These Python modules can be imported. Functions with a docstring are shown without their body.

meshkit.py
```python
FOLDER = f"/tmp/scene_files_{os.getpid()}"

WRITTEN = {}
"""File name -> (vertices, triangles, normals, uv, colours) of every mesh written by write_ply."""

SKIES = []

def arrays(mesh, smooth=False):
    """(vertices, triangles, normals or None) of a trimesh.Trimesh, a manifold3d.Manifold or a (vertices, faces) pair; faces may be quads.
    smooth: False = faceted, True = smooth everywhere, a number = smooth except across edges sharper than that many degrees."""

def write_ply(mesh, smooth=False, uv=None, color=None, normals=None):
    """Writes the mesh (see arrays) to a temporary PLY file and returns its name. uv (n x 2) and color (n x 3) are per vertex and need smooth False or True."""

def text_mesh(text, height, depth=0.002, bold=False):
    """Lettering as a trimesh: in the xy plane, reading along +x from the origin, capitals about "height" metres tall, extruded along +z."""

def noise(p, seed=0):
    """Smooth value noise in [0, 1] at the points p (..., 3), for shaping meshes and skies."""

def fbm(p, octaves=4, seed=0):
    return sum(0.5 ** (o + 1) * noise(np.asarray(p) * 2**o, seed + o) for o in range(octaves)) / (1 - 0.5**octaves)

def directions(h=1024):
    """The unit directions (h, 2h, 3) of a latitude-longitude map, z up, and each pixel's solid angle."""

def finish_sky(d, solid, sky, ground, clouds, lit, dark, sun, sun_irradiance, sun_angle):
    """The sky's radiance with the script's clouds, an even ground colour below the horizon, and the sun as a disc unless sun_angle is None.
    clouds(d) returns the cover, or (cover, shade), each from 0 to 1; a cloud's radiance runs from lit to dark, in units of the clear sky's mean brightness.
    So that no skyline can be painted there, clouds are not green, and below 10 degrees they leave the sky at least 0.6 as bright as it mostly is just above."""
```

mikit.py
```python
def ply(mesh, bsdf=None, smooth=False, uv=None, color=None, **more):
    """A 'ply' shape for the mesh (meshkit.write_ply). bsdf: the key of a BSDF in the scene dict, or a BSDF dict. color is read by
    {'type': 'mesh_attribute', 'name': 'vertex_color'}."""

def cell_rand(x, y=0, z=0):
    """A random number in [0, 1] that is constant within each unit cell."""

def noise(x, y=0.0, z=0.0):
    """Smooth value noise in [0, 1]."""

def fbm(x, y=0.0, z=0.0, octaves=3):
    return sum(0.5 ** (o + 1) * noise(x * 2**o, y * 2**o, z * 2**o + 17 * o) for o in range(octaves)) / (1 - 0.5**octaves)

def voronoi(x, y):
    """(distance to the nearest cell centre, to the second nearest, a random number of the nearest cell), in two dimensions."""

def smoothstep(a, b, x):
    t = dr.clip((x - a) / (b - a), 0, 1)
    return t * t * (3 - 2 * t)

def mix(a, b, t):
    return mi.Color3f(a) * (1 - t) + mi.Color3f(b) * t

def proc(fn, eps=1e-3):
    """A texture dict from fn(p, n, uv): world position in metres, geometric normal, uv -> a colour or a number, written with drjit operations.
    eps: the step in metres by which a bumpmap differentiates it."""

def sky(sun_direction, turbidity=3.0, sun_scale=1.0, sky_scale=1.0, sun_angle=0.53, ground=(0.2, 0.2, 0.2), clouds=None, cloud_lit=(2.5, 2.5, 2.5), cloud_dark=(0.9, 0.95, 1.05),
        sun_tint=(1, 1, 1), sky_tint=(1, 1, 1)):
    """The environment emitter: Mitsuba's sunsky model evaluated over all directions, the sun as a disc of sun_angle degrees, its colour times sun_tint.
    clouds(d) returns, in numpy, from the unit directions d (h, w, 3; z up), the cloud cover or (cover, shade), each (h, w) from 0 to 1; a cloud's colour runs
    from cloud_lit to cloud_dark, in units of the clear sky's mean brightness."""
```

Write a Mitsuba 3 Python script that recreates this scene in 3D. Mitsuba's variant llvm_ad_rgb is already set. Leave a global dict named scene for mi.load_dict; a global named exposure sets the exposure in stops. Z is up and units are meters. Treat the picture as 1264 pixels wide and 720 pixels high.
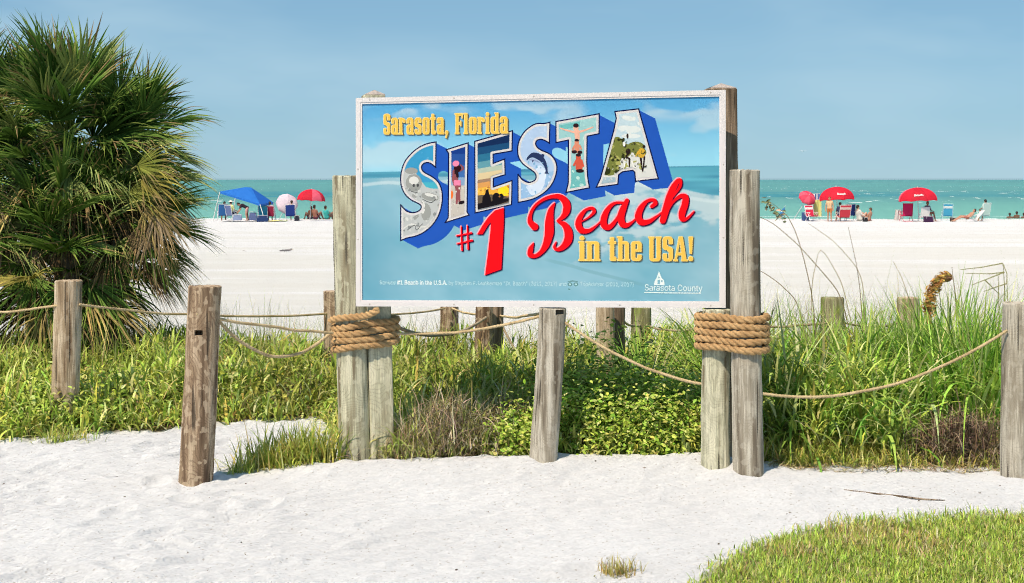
import math, numpy as np, trimesh, drjit as dr, mitsuba as mi, mikit, meshkit
import manifold3d as m3
from shapely.geometry import Polygon, LineString, Point, MultiPolygon, box as sbox
from shapely.ops import unary_union
from shapely import affinity
from mikit import noise, fbm, smoothstep, mix, proc, voronoi, cell_rand
T = mi.ScalarTransform4f
R = np.random.default_rng
# ------------------------------------------------------------------ camera, sky, exposure
F, ZC, CX, CY = 1800.0, 1.80, 632.0, 222.0          # focal length in photo pixels, eye height, vanishing point
exposure = 1.70
SUN = np.array([-0.30, -0.58, 0.76])


def wisps(d):
    az, el = np.arctan2(d[..., 0], d[..., 1]), np.arcsin(np.clip(d[..., 2], -1, 1))
    p = np.stack([az * 7 + el * 6, el * 26, az * 0], -1)
    n = meshkit.fbm(p, 5, seed=4)
    m = meshkit.fbm(p * 0.35 + 7, 3, seed=9)
    w = np.clip((n - 0.42) * 3.4, 0, 1) * np.clip((m - 0.30) * 3, 0, 1) * 0.66
    haze = 0.62 * np.exp(-np.clip(el, 0, 2) / math.radians(2.6))     # sea haze low over the water
    return 1 - (1 - w) * (1 - haze) * 0.86


scene = {
    'type': 'scene',
    'camera': {'type': 'perspective', 'fov': 2 * math.degrees(math.atan(632.0 / F)), 'fov_axis': 'x', 'near_clip': 0.1, 'far_clip': 60000.0,
               'principal_point_offset_y': (360.0 - CY) / 720.0,
               'to_world': T().look_at(origin=[0, 0, ZC], target=[0, 10, ZC], up=[0, 0, 1])},
    'daylight': mikit.sky(SUN.tolist(), turbidity=3.0, ground=(0.16, 0.28, 0.35), clouds=wisps, cloud_lit=(2.0, 2.85, 3.35), cloud_dark=(1.3, 2.1, 2.5), sun_tint=(0.97, 0.99, 1.05), sky_tint=(0.65, 0.78, 0.76)),
}
labels = {}


def at(px, py, Y):
    """the point at depth Y that was measured at photo pixel px, py"""
    return np.array([(px - CX) * Y / F, Y, ZC - (py - CY) * Y / F])


# ------------------------------------------------------------------ naming helpers
def numbered(k):
    if k not in scene and k not in labels and not any(s.startswith(k + '__') for s in scene):
        return k
    i = 1
    while True:
        q = f'{k}_{i:03d}'
        if q not in scene and q not in labels and not any(s.startswith(q + '__') for s in scene):
            return q
        i += 1


def tag(k, label=None, cat=None, group=None, kind=None):
    d = labels.setdefault(k, {})
    for a, b in (('label', label), ('category', cat), ('group', group), ('kind', kind)):
        if b: d[a] = b
    return k


def thing(name, label, cat, group=None):
    return tag(numbered(name), label, cat, group)


def put(name, mesh, bsdf, parent=None, smooth=False, color=None, label=None, cat=None, group=None, kind=None):
    k = numbered(f'{parent}__{name}' if parent else name)
    scene[k] = mikit.ply(mesh, bsdf, smooth=smooth, color=color)
    if label or kind: tag(k, label, cat, group, kind)
    return k


# ------------------------------------------------------------------ materials
def two(d): return {'type': 'twosided', 'b': d}


_cols = {}
def col(rgb, rough=0.6, spec=0.3):
    k = (tuple(round(c, 3) for c in rgb), rough, spec)
    if k not in _cols:
        _cols[k] = f'paint_{len(_cols)}'
        c = {'type': 'rgb', 'value': list(rgb)}
        scene[_cols[k]] = two({'type': 'diffuse', 'reflectance': c} if rough == .45 else {'type': 'principled', 'base_color': c, 'roughness': rough, 'specular': spec})
    return _cols[k]


def s2l(r, g, b):
    return tuple((c / 255 / 12.92 if c < 10.3 else ((c / 255 + 0.055) / 1.055) ** 2.4) for c in (r, g, b))


def surf(name, fn, rough=0.7, spec=0.3, bump=None, bscale=0.002, eps=1e-3, **kw):
    b = {'type': 'principled', 'base_color': proc(fn), 'roughness': rough, 'specular': spec, **kw}
    if bump is not None:
        b = {'type': 'bumpmap', 'arbitrary': proc(bump, eps), 'scale': bscale, 'b': b}
    scene[name] = two(b)


VEG_SEGS = None
def vfront(x):
    """depth at which the dune plants begin (numpy)"""
    x = np.asarray(x, float)
    return np.interp(x, [-30, -3.6, -1.45, -1.15, -0.8, 1.4, 1.6, 5, 30], [5, 9.95, 11.0, 9.9, 9.25, 9.12, 8.98, 8.95, 8.9])


def lawn(x):
    return 7.99 - 1.40 * np.exp(-(np.asarray(x, float) - 0.84) / 0.62)


def ramp(x, xs, ys):
    r = mi.Float(ys[0])
    for a, b, c, d in zip(xs[:-1], xs[1:], ys[:-1], ys[1:]):
        r = r + (d - c) * dr.clip((x - a) / (b - a), 0, 1)
    return r


def sand_col(p, n, uv):
    x, y = p.x, p.y
    g = fbm(x * 2.1, y * 2.1, 0, 3)
    base = mix((0.51, 0.523, 0.54), (0.575, 0.596, 0.62), g)
    base = base * (0.90 + 0.16 * noise(x * 95, y * 95)) 
    # flecks of dark shell grit
    f, s, w = voronoi(x * 24, y * 24)
    grit = dr.select((f < 0.16 * w) & (w > 0.72), 0.45, 0.0)
    base = mix(base, (0.22, 0.19, 0.15), grit)
    # damp, cream-coloured crust on the dune side of the beach, in wind-drawn streaks
    st = fbm(x * 0.05, y * 0.55 + 0.4 * noise(x * 0.1, y * 0.1), 3.0, 4)
    crust = smoothstep(0.42, 0.62, st + 0.25 * smoothstep(70, 25, y)) * smoothstep(11, 16, y) * smoothstep(92, 62, y)
    base = mix(base, (0.46, 0.468, 0.44), 0.55 * crust)
    # raked wheel lines
    rl = smoothstep(0.64, 0.70, noise(x * 0.02, y * 0.9, 5)) * smoothstep(20, 26, y) * smoothstep(95, 80, y)
    base = mix(base, (0.41, 0.40, 0.36), 0.13 * rl)
    # wet strand at the water's edge
    wet = smoothstep(107.5, 112.5, y + 1.5 * noise(x * 0.06, 3))
    base = mix(base, (0.29, 0.29, 0.25), wet)
    # litter and soil under the dune plants and under the lawn
    v = ramp(x, [-3.6, -1.45, -1.15, -0.8, 1.4, 1.6], [9.95, 11.0, 9.9, 9.25, 9.12, 8.98])
    e = 0.16 * (fbm(x * 7, y * 7, 1, 3) - 0.5)
    soil = smoothstep(0.03, 0.14, y - v + e) * smoothstep(14.6, 13.2, y + 2 * fbm(x * 0.7, y * 0.7, 4) - 1)
    L = 7.99 - 1.40 * dr.exp(-(x - 0.84) / 0.62)
    turf = smoothstep(0.02, 0.16, L - y + e) * smoothstep(-1.5, -1.0, x)
    duff = mix((0.10, 0.075, 0.04), (0.26, 0.20, 0.11), noise(x * 60, y * 60)) 
    earth = mix((0.15, 0.13, 0.055), (0.33, 0.28, 0.16), noise(x * 45, y * 45, 2))
    base = mix(base, duff, soil)
    return mix(base, earth, turf)


def sand_bump(p, n, uv):
    return 0.55 * fbm(p.x * 26, p.y * 26, 0, 3) + 0.45 * noise(p.x * 120, p.y * 120)


surf('sand_material', sand_col, 0.9, 0.15, sand_bump, 0.016, 4e-3)


def sea_col(p, n, uv):
    x, y = p.x, p.y
    near = smoothstep(260, 118, y)
    c = mix((0.085, 0.255, 0.25), (0.135, 0.355, 0.305), near)
    w = y + 40 * fbm(x * 0.006, y * 0.004, 2, 3)
    band = smoothstep(265, 300, w) * smoothstep(430, 370, w)
    st = smoothstep(0.35, 0.7, fbm(x * 0.02, y * 0.09, 1, 3))
    c = mix(c, (0.03, 0.20, 0.25), band * (0.35 + 0.65 * st) * 0.9)
    far = smoothstep(1200, 2600, y)
    c = mix(c, (0.075, 0.22, 0.25), far * 0.5)
    c = mix(c, (0.10, 0.36, 0.34), 0.5 * smoothstep(0.55, 0.75, fbm(x * 0.012, y * 0.05, 8, 3)) * smoothstep(430, 700, y))
    # foam: wash along the strand, and whitecaps
    ed = y + 2.6 * fbm(x * 0.16, 4, 0, 3)
    wash = smoothstep(118.2, 116.8, ed) * smoothstep(0.30, 0.55, fbm(x * 0.9, y * 1.7, 3, 3))
    l2 = smoothstep(0.9, 0.2, dr.abs(ed - 123.5)) * smoothstep(0.45, 0.6, fbm(x * 0.25, y * 0.3, 6, 3)) * 0.8
    cap = smoothstep(0.88, 0.93, noise(x * 0.8, y * 0.16, 9)) * smoothstep(0.5, 0.62, noise(x * 0.02, y * 0.02, 4)) * smoothstep(130, 150, y) * smoothstep(800, 600, y)
    return mix(c, (0.72, 0.76, 0.74), dr.maximum(dr.maximum(wash, l2), 0.8 * cap))


def sea_bump(p, n, uv):
    return fbm(p.x * 0.9, p.y * 1.6, 0, 3)


surf('sea_material', sea_col, 0.42, 0.22, sea_bump, 0.12, 0.05)


def wood(name, light, mid, dark, blot=0.0, moss=None, rough=0.85):
    li, mc, dk = light, mid, dark

    def c(p, n, uv):
        a = fbm(p.x * 26, p.y * 26, p.z * 1.6, 3)
        fine = noise(p.x * 190, p.y * 190, p.z * 9)
        r = mix(dk, mc, smoothstep(0.25, 0.5, a))
        r = mix(r, li, smoothstep(0.48, 0.72, a * 0.75 + fine * 0.3))
        if blot:
            q = fbm(p.x * 8, p.y * 8, p.z * 3.6, 2)
            swirl = dr.abs(dr.sin(70 * q))
            r = mix(r, dk, 0.55 * blot * smoothstep(0.55, 0.25, swirl))
            pt = smoothstep(0.58, 0.64, 0.7 * noise(p.x * 34, p.y * 34, p.z * 21 + 3) + 0.3 * noise(p.x * 80, p.y * 80, p.z * 50))
            r = mix(r, li, blot * pt)
        if moss:
            m = smoothstep(0.5, 0.68, fbm(p.x * 9, p.y * 9, p.z * 4 + 9, 3))
            r = mix(r, moss, 0.75 * m)
        crack = smoothstep(0.80, 0.88, noise(p.x * 70, p.y * 70, p.z * 2.2 + 5))
        return mix(r, (0.03, 0.025, 0.02), 0.75 * crack) * (0.86 + 0.26 * fine)

    def b(p, n, uv):
        return fbm(p.x * 60, p.y * 60, p.z * 3.0, 3) - 0.8 * smoothstep(0.78, 0.88, noise(p.x * 70, p.y * 70, p.z * 2.2 + 5))
    surf(name, c, rough, 0.2, b, 0.006, 2e-3)


wood('brown_wood', (0.44, 0.35, 0.25), (0.26, 0.185, 0.12), (0.11, 0.07, 0.045), blot=0.8)
wood('greenish_wood', (0.58, 0.57, 0.44), (0.41, 0.41, 0.30), (0.19, 0.155, 0.10), blot=0.45)
wood('grey_wood', (0.50, 0.475, 0.41), (0.345, 0.315, 0.255), (0.145, 0.12, 0.09), blot=0.3)
wood('tan_wood', (0.54, 0.46, 0.35), (0.35, 0.27, 0.18), (0.13, 0.085, 0.05), blot=0.25)
wood('dark_wood', (0.34, 0.27, 0.20), (0.20, 0.15, 0.105), (0.09, 0.065, 0.045))
wood('mossy_wood', (0.36, 0.34, 0.22), (0.20, 0.19, 0.10), (0.08, 0.075, 0.04), moss=(0.20, 0.26, 0.06))


def rope_c(a, b):
    def c(p, n, uv):
        f = noise(p.x * 330, p.y * 330, p.z * 330)
        return mix(a, b, 0.5 * f + 0.5 * smoothstep(0.3, 0.7, fbm(p.x * 14, p.y * 14, p.z * 14, 3)))
    return c


def rope_b(p, n, uv): return noise(p.x * 420, p.y * 420, p.z * 420)


surf('manila_rope', rope_c((0.36, 0.215, 0.10), (0.56, 0.38, 0.195)), 0.85, 0.15, rope_b, 0.002, 8e-4)
surf('fence_rope', rope_c((0.36, 0.27, 0.14), (0.62, 0.50, 0.31)), 0.85, 0.15)
surf('shaded_rope', rope_c((0.24, 0.19, 0.12), (0.42, 0.35, 0.24)), 0.85, 0.15)  # fence rope in shade: the shading is put into this darker colour
VC = {'type': 'mesh_attribute', 'name': 'vertex_color'}
scene['blade_leaf'] = {'type': 'principledthin', 'base_color': VC, 'roughness': 0.42, 'diff_trans': 0.42, 'eta': 1.45}
scene['dry_leaf'] = two({'type': 'principled', 'base_color': VC, 'roughness': 0.8, 'specular': 0.2})
scene['palm_leaf'] = {'type': 'principledthin', 'base_color': VC, 'roughness': 0.33, 'diff_trans': 0.35, 'eta': 1.65}
scene['chip'] = two({'type': 'principled', 'base_color': VC, 'roughness': 0.8, 'specular': 0.2})


# ------------------------------------------------------------------ the setting: one sand sheet, one sea sheet
def sstep(a, b, x):
    t = np.clip((x - a) / (b - a), 0, 1)
    return t * t * (3 - 2 * t)


_fr = R(5)
FEET = np.column_stack([_fr.uniform(-4.2, 2.2, 340), _fr.uniform(5.6, 10.9, 340), _fr.uniform(0, 3.14, 340), _fr.uniform(0.15, 0.8, 340)])
FEET[:, 3] *= np.where(FEET[:, 0] < -1.3, 1.3, 0.6)


def ground(x, y, fine=True):
    x, y = np.broadcast_arrays(np.asarray(x, float), np.asarray(y, float))
    z = -1.0 * sstep(12.6, 24, y) - 0.5 * sstep(98, 128, y) - 6 * sstep(128, 300, y)
    # the low bank of sand heaped round the foot of the sign
    bank = sstep(-1.75, -0.9, x) * sstep(1.75, 1.2, x)
    z = z + bank * 0.075 * np.exp(-((y - 8.98) / 0.42) ** 2) - 0.05 * bank * sstep(9.05, 9.6, y)
    for bx, by in ((-1.89, 8.66), (0.2, 8.93), (1.24, 8.74), (1.4, 8.62), (3.0, 8.68), (-3.24, 10.5)):
        q = np.hypot(x - bx, y - by); z = z + 0.014 * np.exp(-((q - .14) / .09) ** 2)
    z = z + 0.05 * np.exp(-((x - 2.6) / 1.2) ** 2 - ((y - 8.35) / 0.3) ** 2)
    p = np.stack([x, y, x * 0], -1)
    z = z + 0.07 * (meshkit.fbm(p * 0.9, 2, 3) - 0.5) * sstep(3, 5, y) * sstep(30, 14, y)
    if fine:
        near = sstep(18, 12, y)
        z = z + near * (0.022 * (meshkit.fbm(p * 5.5, 3, 1) - 0.5) + 0.015 * (meshkit.noise(p * np.array([17, 21, 1.0]), 8) - 0.5))
        z = z + sstep(13, 30, y) * 0.05 * (meshkit.fbm(p * np.array([0.25, 0.9, 1]), 3, 2) - 0.5)
    return z


def tensor(xs, ys, zf):
    X, Y = np.meshgrid(xs, ys)
    Z = zf(X, Y)
    n, m = X.shape
    i = (np.arange(n - 1)[:, None] * m + np.arange(m - 1)).ravel()
    return np.column_stack([X.ravel(), Y.ravel(), Z.ravel()]), np.vstack([np.column_stack([i, i + 1, i + m + 1]), np.column_stack([i, i + m + 1, i + m])])


def grow(a, b, n): return a * (b / a) ** (np.arange(1, n + 1) / n)


def feet(x, y):
    z = np.zeros_like(x)
    for fx, fy, a, s in FEET:
        m = (np.abs(x - fx) < 0.4) & (np.abs(y - fy) < 0.4)
        dx, dy = x[m] - fx, y[m] - fy
        u, v = dx * math.cos(a) + dy * math.sin(a), -dx * math.sin(a) + dy * math.cos(a)
        q = np.sqrt((u / 0.15) ** 2 + (v / 0.062) ** 2)
        z[m] += s * (-0.020 * np.exp(-q ** 4) + 0.008 * np.exp(-((q - 1.45) / 0.35) ** 2))
    return z


xs = np.concatenate([-(3.5 + grow(0.05, 460, 45))[::-1], np.arange(-3.5, 3.501, 0.018), 3.5 + grow(0.05, 460, 45)])
ys = np.concatenate([[-80, -30, -10, -3, 0, 2, 3.5, 4.5, 5.2, 5.8], np.arange(6.1, 11.2, 0.017), np.arange(11.2, 14, 0.06), 14 + grow(0.1, 290, 130)])
v, f = tensor(xs, ys, lambda x, y: ground(x, y) + feet(x, y))
put('sand', (v, f), 'sand_material', smooth=True, kind='structure')


def waves(x, y):
    p = np.stack([x * 0.035, y * 0.16, x * 0], -1)
    q = np.stack([x * 0.3, y * 0.55, x * 0], -1)
    a = np.clip((y - 106) / 30, 0.05, 1) * np.clip(1500 / np.maximum(y, 1), 0, 1)
    return -1.27 + a * (0.34 * (meshkit.fbm(p, 3, 5) - 0.5) + 0.16 * (meshkit.noise(q, 2) - 0.5))


xs = np.concatenate([-(70 + grow(2, 30000, 40))[::-1], np.arange(-70, 70.1, 0.8), 70 + grow(2, 30000, 40)])
ys = np.concatenate([np.arange(102, 240, 0.55), 240 + grow(0.8, 30000, 170)])
put('sea', tensor(xs, ys, waves), 'sea_material', smooth=True, kind='structure')


# ------------------------------------------------------------------ posts
def merged(v, f):
    return m3.Manifold(m3.Mesh(np.asarray(v, np.float32), np.asarray(f, np.uint32)))


def shaft(base, top, r, seed, nu=60, nv=90, square=0.0, yaw=0.0, rag=0.006, wander=0.006):
    """a timber from base to top: round, or square with eased edges"""
    rg = R(seed)
    base, top = np.asarray(base, float), np.asarray(top, float)
    th = np.linspace(0, 2 * np.pi, nu, endpoint=False)
    t = np.linspace(0, 1, nv)
    TH, TT = np.meshgrid(th, t)
    H = top[2] - base[2]
    rr = np.full_like(TH, r)
    if square:
        c, s = np.abs(np.cos(TH)), np.abs(np.sin(TH))
        rr = r / (c ** 14 + s ** 14) ** (1 / 14)
    ph = rg.uniform(0, 50)
    P = np.stack([np.cos(TH) * 1.3 + ph, np.sin(TH) * 1.3, TT * H * 0.8], -1)
    rr = rr * (1.02 - 0.04 * TT) + 0.010 * (meshkit.fbm(P, 3, seed) - 0.5) + 0.005 * (meshkit.noise(P * np.array([4, 4, 8]), seed + 3) - 0.5)
    for _ in range(0 if square else 9):         # drying checks: narrow grooves running with the grain
        a, z0, L, w, dp = rg.uniform(0, 6.28), rg.uniform(0.0, 1), rg.uniform(0.1, 0.4), rg.uniform(0.05, 0.09), rg.uniform(0.004, 0.011)
        d = np.abs((TH - a - 0.15 * np.sin(TT * 5) + np.pi) % (2 * np.pi) - np.pi)
        rr = rr - dp * np.clip(1 - d / w, 0, 1) * np.clip(1 - np.abs(TT - z0) / L, 0, 1) ** 0.5
    cx = np.interp(TT, [0, 1], [base[0], top[0]]) + wander * np.sin(TT * 4 + ph)
    cy = np.interp(TT, [0, 1], [base[1], top[1]]) + wander * np.cos(TT * 3 + ph)
    V = np.stack([cx + rr * np.cos(TH + yaw), cy + rr * np.sin(TH + yaw), base[2] + TT * H], -1)
    V[-1, :, 2] += rag * (meshkit.noise(P[-1] * 5, seed) - 0.5) * 2
    rows = [V.reshape(-1, 3)]
    c_top = V[-1].mean(0)
    ring = c_top + (V[-1] - c_top) * 0.93 + [0, 0, 0.006]
    ring[:, 2] = V[-1, :, 2] + 0.006
    mid = c_top + (V[-1] - c_top) * 0.45
    mid[:, 2] = c_top[2] + 0.006 + 0.004 * (meshkit.noise(P[-1] * 7, seed + 1) - 0.5)
    rows += [ring, mid, c_top[None] + [0, 0, 0.005], V[0].mean(0)[None]]
    v = np.vstack(rows)
    fs = []
    j = np.arange(nu); k = (j + 1) % nu
    for i in range(nv + 1):
        a, b = i * nu, (i + 1) * nu
        fs += [np.column_stack([a + j, a + k, b + k]), np.column_stack([a + j, b + k, b + j])]
    tip, bot = (nv + 2) * nu, (nv + 2) * nu + 1
    last = (nv + 1) * nu
    fs += [np.column_stack([last + j, last + k, j * 0 + tip]), np.column_stack([k, j, j * 0 + bot])]
    return v, np.vstack(fs)


def post(name, pxb, pyb, pxt, pyt, Y, r, mat, label, seed, sink=0.25, cat='post', group=None, hole=None, **kw):
    b, t = at(pxb, pyb, Y), at(pxt, pyt, Y)
    t[2] += 0.0
    lean = (t - b) / (t[2] - b[2])
    b = b - lean * sink
    mesh = shaft(b, t, r, seed, **kw)
    if hole is not None:
        h = at(*hole, Y - r)
        mesh = merged(*mesh) - m3.Manifold.cube([0.05, 0.16, 0.032], True).translate([h[0], h[1] + 0.01, h[2]])
    return put(name, mesh, mat, smooth=38, label=label, cat=cat, group=group)


post('wooden_post', 240, 597, 254, 354, 8.64, 0.099, 'brown_wood', 'reddish brown leaning wooden post with blotchy bark marks, nearest on the left of the sign', 11, hole=(245, 411))
post('wooden_post', 77, 527, 86, 347, 10.5, 0.097, 'tan_wood', 'weathered tan and grey wooden post standing in front of the palm', 12)
post('wooden_post', 412, 490, 412, 360, 12.3, 0.086, 'brown_wood', 'slim brown wooden post just left of the left sign piling', 13)
post('wooden_post', 554, 466, 554, 372, 14.2, 0.092, 'brown_wood', 'brown post under the sign, leftmost of those beneath the board', 14)
post('wooden_post', 597, 478, 597, 372, 12.4, 0.075, 'brown_wood', 'lit brown post under the sign, touching a darker post at its right', 15)
post('wooden_post', 609, 478, 609, 373, 12.65, 0.088, 'dark_wood', 'dark stand-in post under the sign, added for the shaded half of the redder one', 16)  # added post, its dark tone stands in for shade on the brown one
post('wooden_post', 671, 577, 681.5, 381.5, 8.96, 0.0845, 'grey_wood', 'pale silver grey post leaning right, with a square hole under the middle of the sign', 17, hole=(691, 386))
post('wooden_post', 748, 460, 748, 372, 11.0, 0.070, 'tan_wood', 'pale tan post under the right half of the sign, beside a dark one', 18)
post('wooden_post', 759, 460, 759, 373, 11.25, 0.082, 'dark_wood', 'dark brown post under the right half of the sign, added for the shaded half of the pale one', 19)  # shaded side of the pale post, built as an extra dark post
post('wooden_post', 792, 470, 792, 380, 13.0, 0.090, 'mossy_wood', 'short mossy post half hidden by tall blades under the right of the sign', 20)
post('wooden_post', 1028, 460, 1028, 368, 11.8, 0.095, 'mossy_wood', 'green lichened post top showing above the grass right of the sign', 21)
post('wooden_post', 1121, 460, 1121, 368, 12.5, 0.095, 'tan_wood', 'tan post top behind tall grass, beside the curled brown frond', 22)
post('wooden_post', 1255, 595, 1256, 375, 8.68, 0.090, 'grey_wood', 'grey wooden post cut by the right edge of the photo', 23)

# the sign's supports
post('piling', 437, 568, 430, 218, 9.32, 0.098, 'greenish_wood', 'tall greenish round piling at the left edge of the sign', 31, cat='piling')
post('piling', 923, 598, 920, 211, 8.64, 0.090, 'grey_wood', 'tall grey round piling at the right edge of the sign', 32, cat='piling')
post('piling', 884, 586, 884, 383, 8.76, 0.0858, 'greenish_wood', 'short greenish piling cut off below the right corner of the sign', 33, cat='piling')
for (pb, yb, pt, yt, Y, mat, lab, sd, hw) in ((471, 566, 461, 119, 9.36, 'greenish_wood', 'tall square post behind the left end of the sign, with a weathered cap', 34, 0.074),
                                          (893, 575, 889, 111, 9.05, 'dark_wood', 'tall brown square post behind the right end of the sign, with a weathered cap', 35, 0.086)):
    k = thing('square_post', lab, 'post')
    b, t = at(pb, yb, Y), at(pt, yt, Y)
    lean = (t - b) / (t[2] - b[2])
    put('shaft', shaft(b - lean * 0.25, t, hw, sd, square=1, yaw=0.18, rag=0.001, wander=0.001), mat, k, smooth=38)
    h = hw * 0.86
    c = m3.Manifold.batch_hull([m3.Manifold.cube([2 * h, 2 * h, 0.008], True).translate([0, 0, 0.004]), m3.Manifold.sphere(0.012, 12).translate([0, 0, 0.026])])
    c = c.rotate([0, 0, 10]).translate([t[0] + 0.006, t[1], t[2] + 0.003])
    put('cap', c, col((0.40, 0.35, 0.32), 0.6), k, smooth=30)

# ------------------------------------------------------------------ the sign board
O = np.array([-0.977, 9.16, 1.006]); UT = np.array([2.26, -0.41, 0.026]); WU = float(np.linalg.norm(UT)); U = UT / WU
HV = 1.307; V = np.array([0, 0, 1.0]); N = np.cross(U, V); N /= np.linalg.norm(N)


def SP(px, py):
    """photo pixel -> metres along the board (u) and up it (v), seen straight on"""
    d = np.array([(px - CX) / F, 1.0, -(py - CY) / F])
    o = np.array([0, 0, ZC])
    s = np.dot(O - o, N) / np.dot(d, N)
    q = o + s * d - O
    u = q[0] / U[0]
    return u, q[2] - u * U[2]


M = np.eye(4); M[:3, 0], M[:3, 1], M[:3, 2], M[:3, 3] = U, V, N, O


def board(mesh):
    m = mesh.copy(); m.apply_transform(M); return m


def poly(pts, dx=0, dy=0, s=1, o=(0, 0)):
    return Polygon([SP(o[0] + x / s + dx, o[1] + y / s + dy) for x, y in pts]).buffer(0)


def slab(shape, layer, th=0.0006):
    gs = [g for g in getattr(shape, 'geoms', [shape]) if g.geom_type == 'Polygon' and g.area > 1e-7]
    if not gs: return None
    ms = [trimesh.creation.extrude_polygon(g, th, engine='earcut') for g in gs]
    m = trimesh.util.concatenate(ms)
    m.apply_translation([0, 0, LAY0 + (layer - 1) * th])
    return board(m)


LAY0 = 0.000
PX = 0.00489                                           # metres of board per photo pixel
sign = thing('beach_sign', 'big framed beach welcome sign with red and blue lettering between rope-bound pilings', 'sign')


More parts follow.
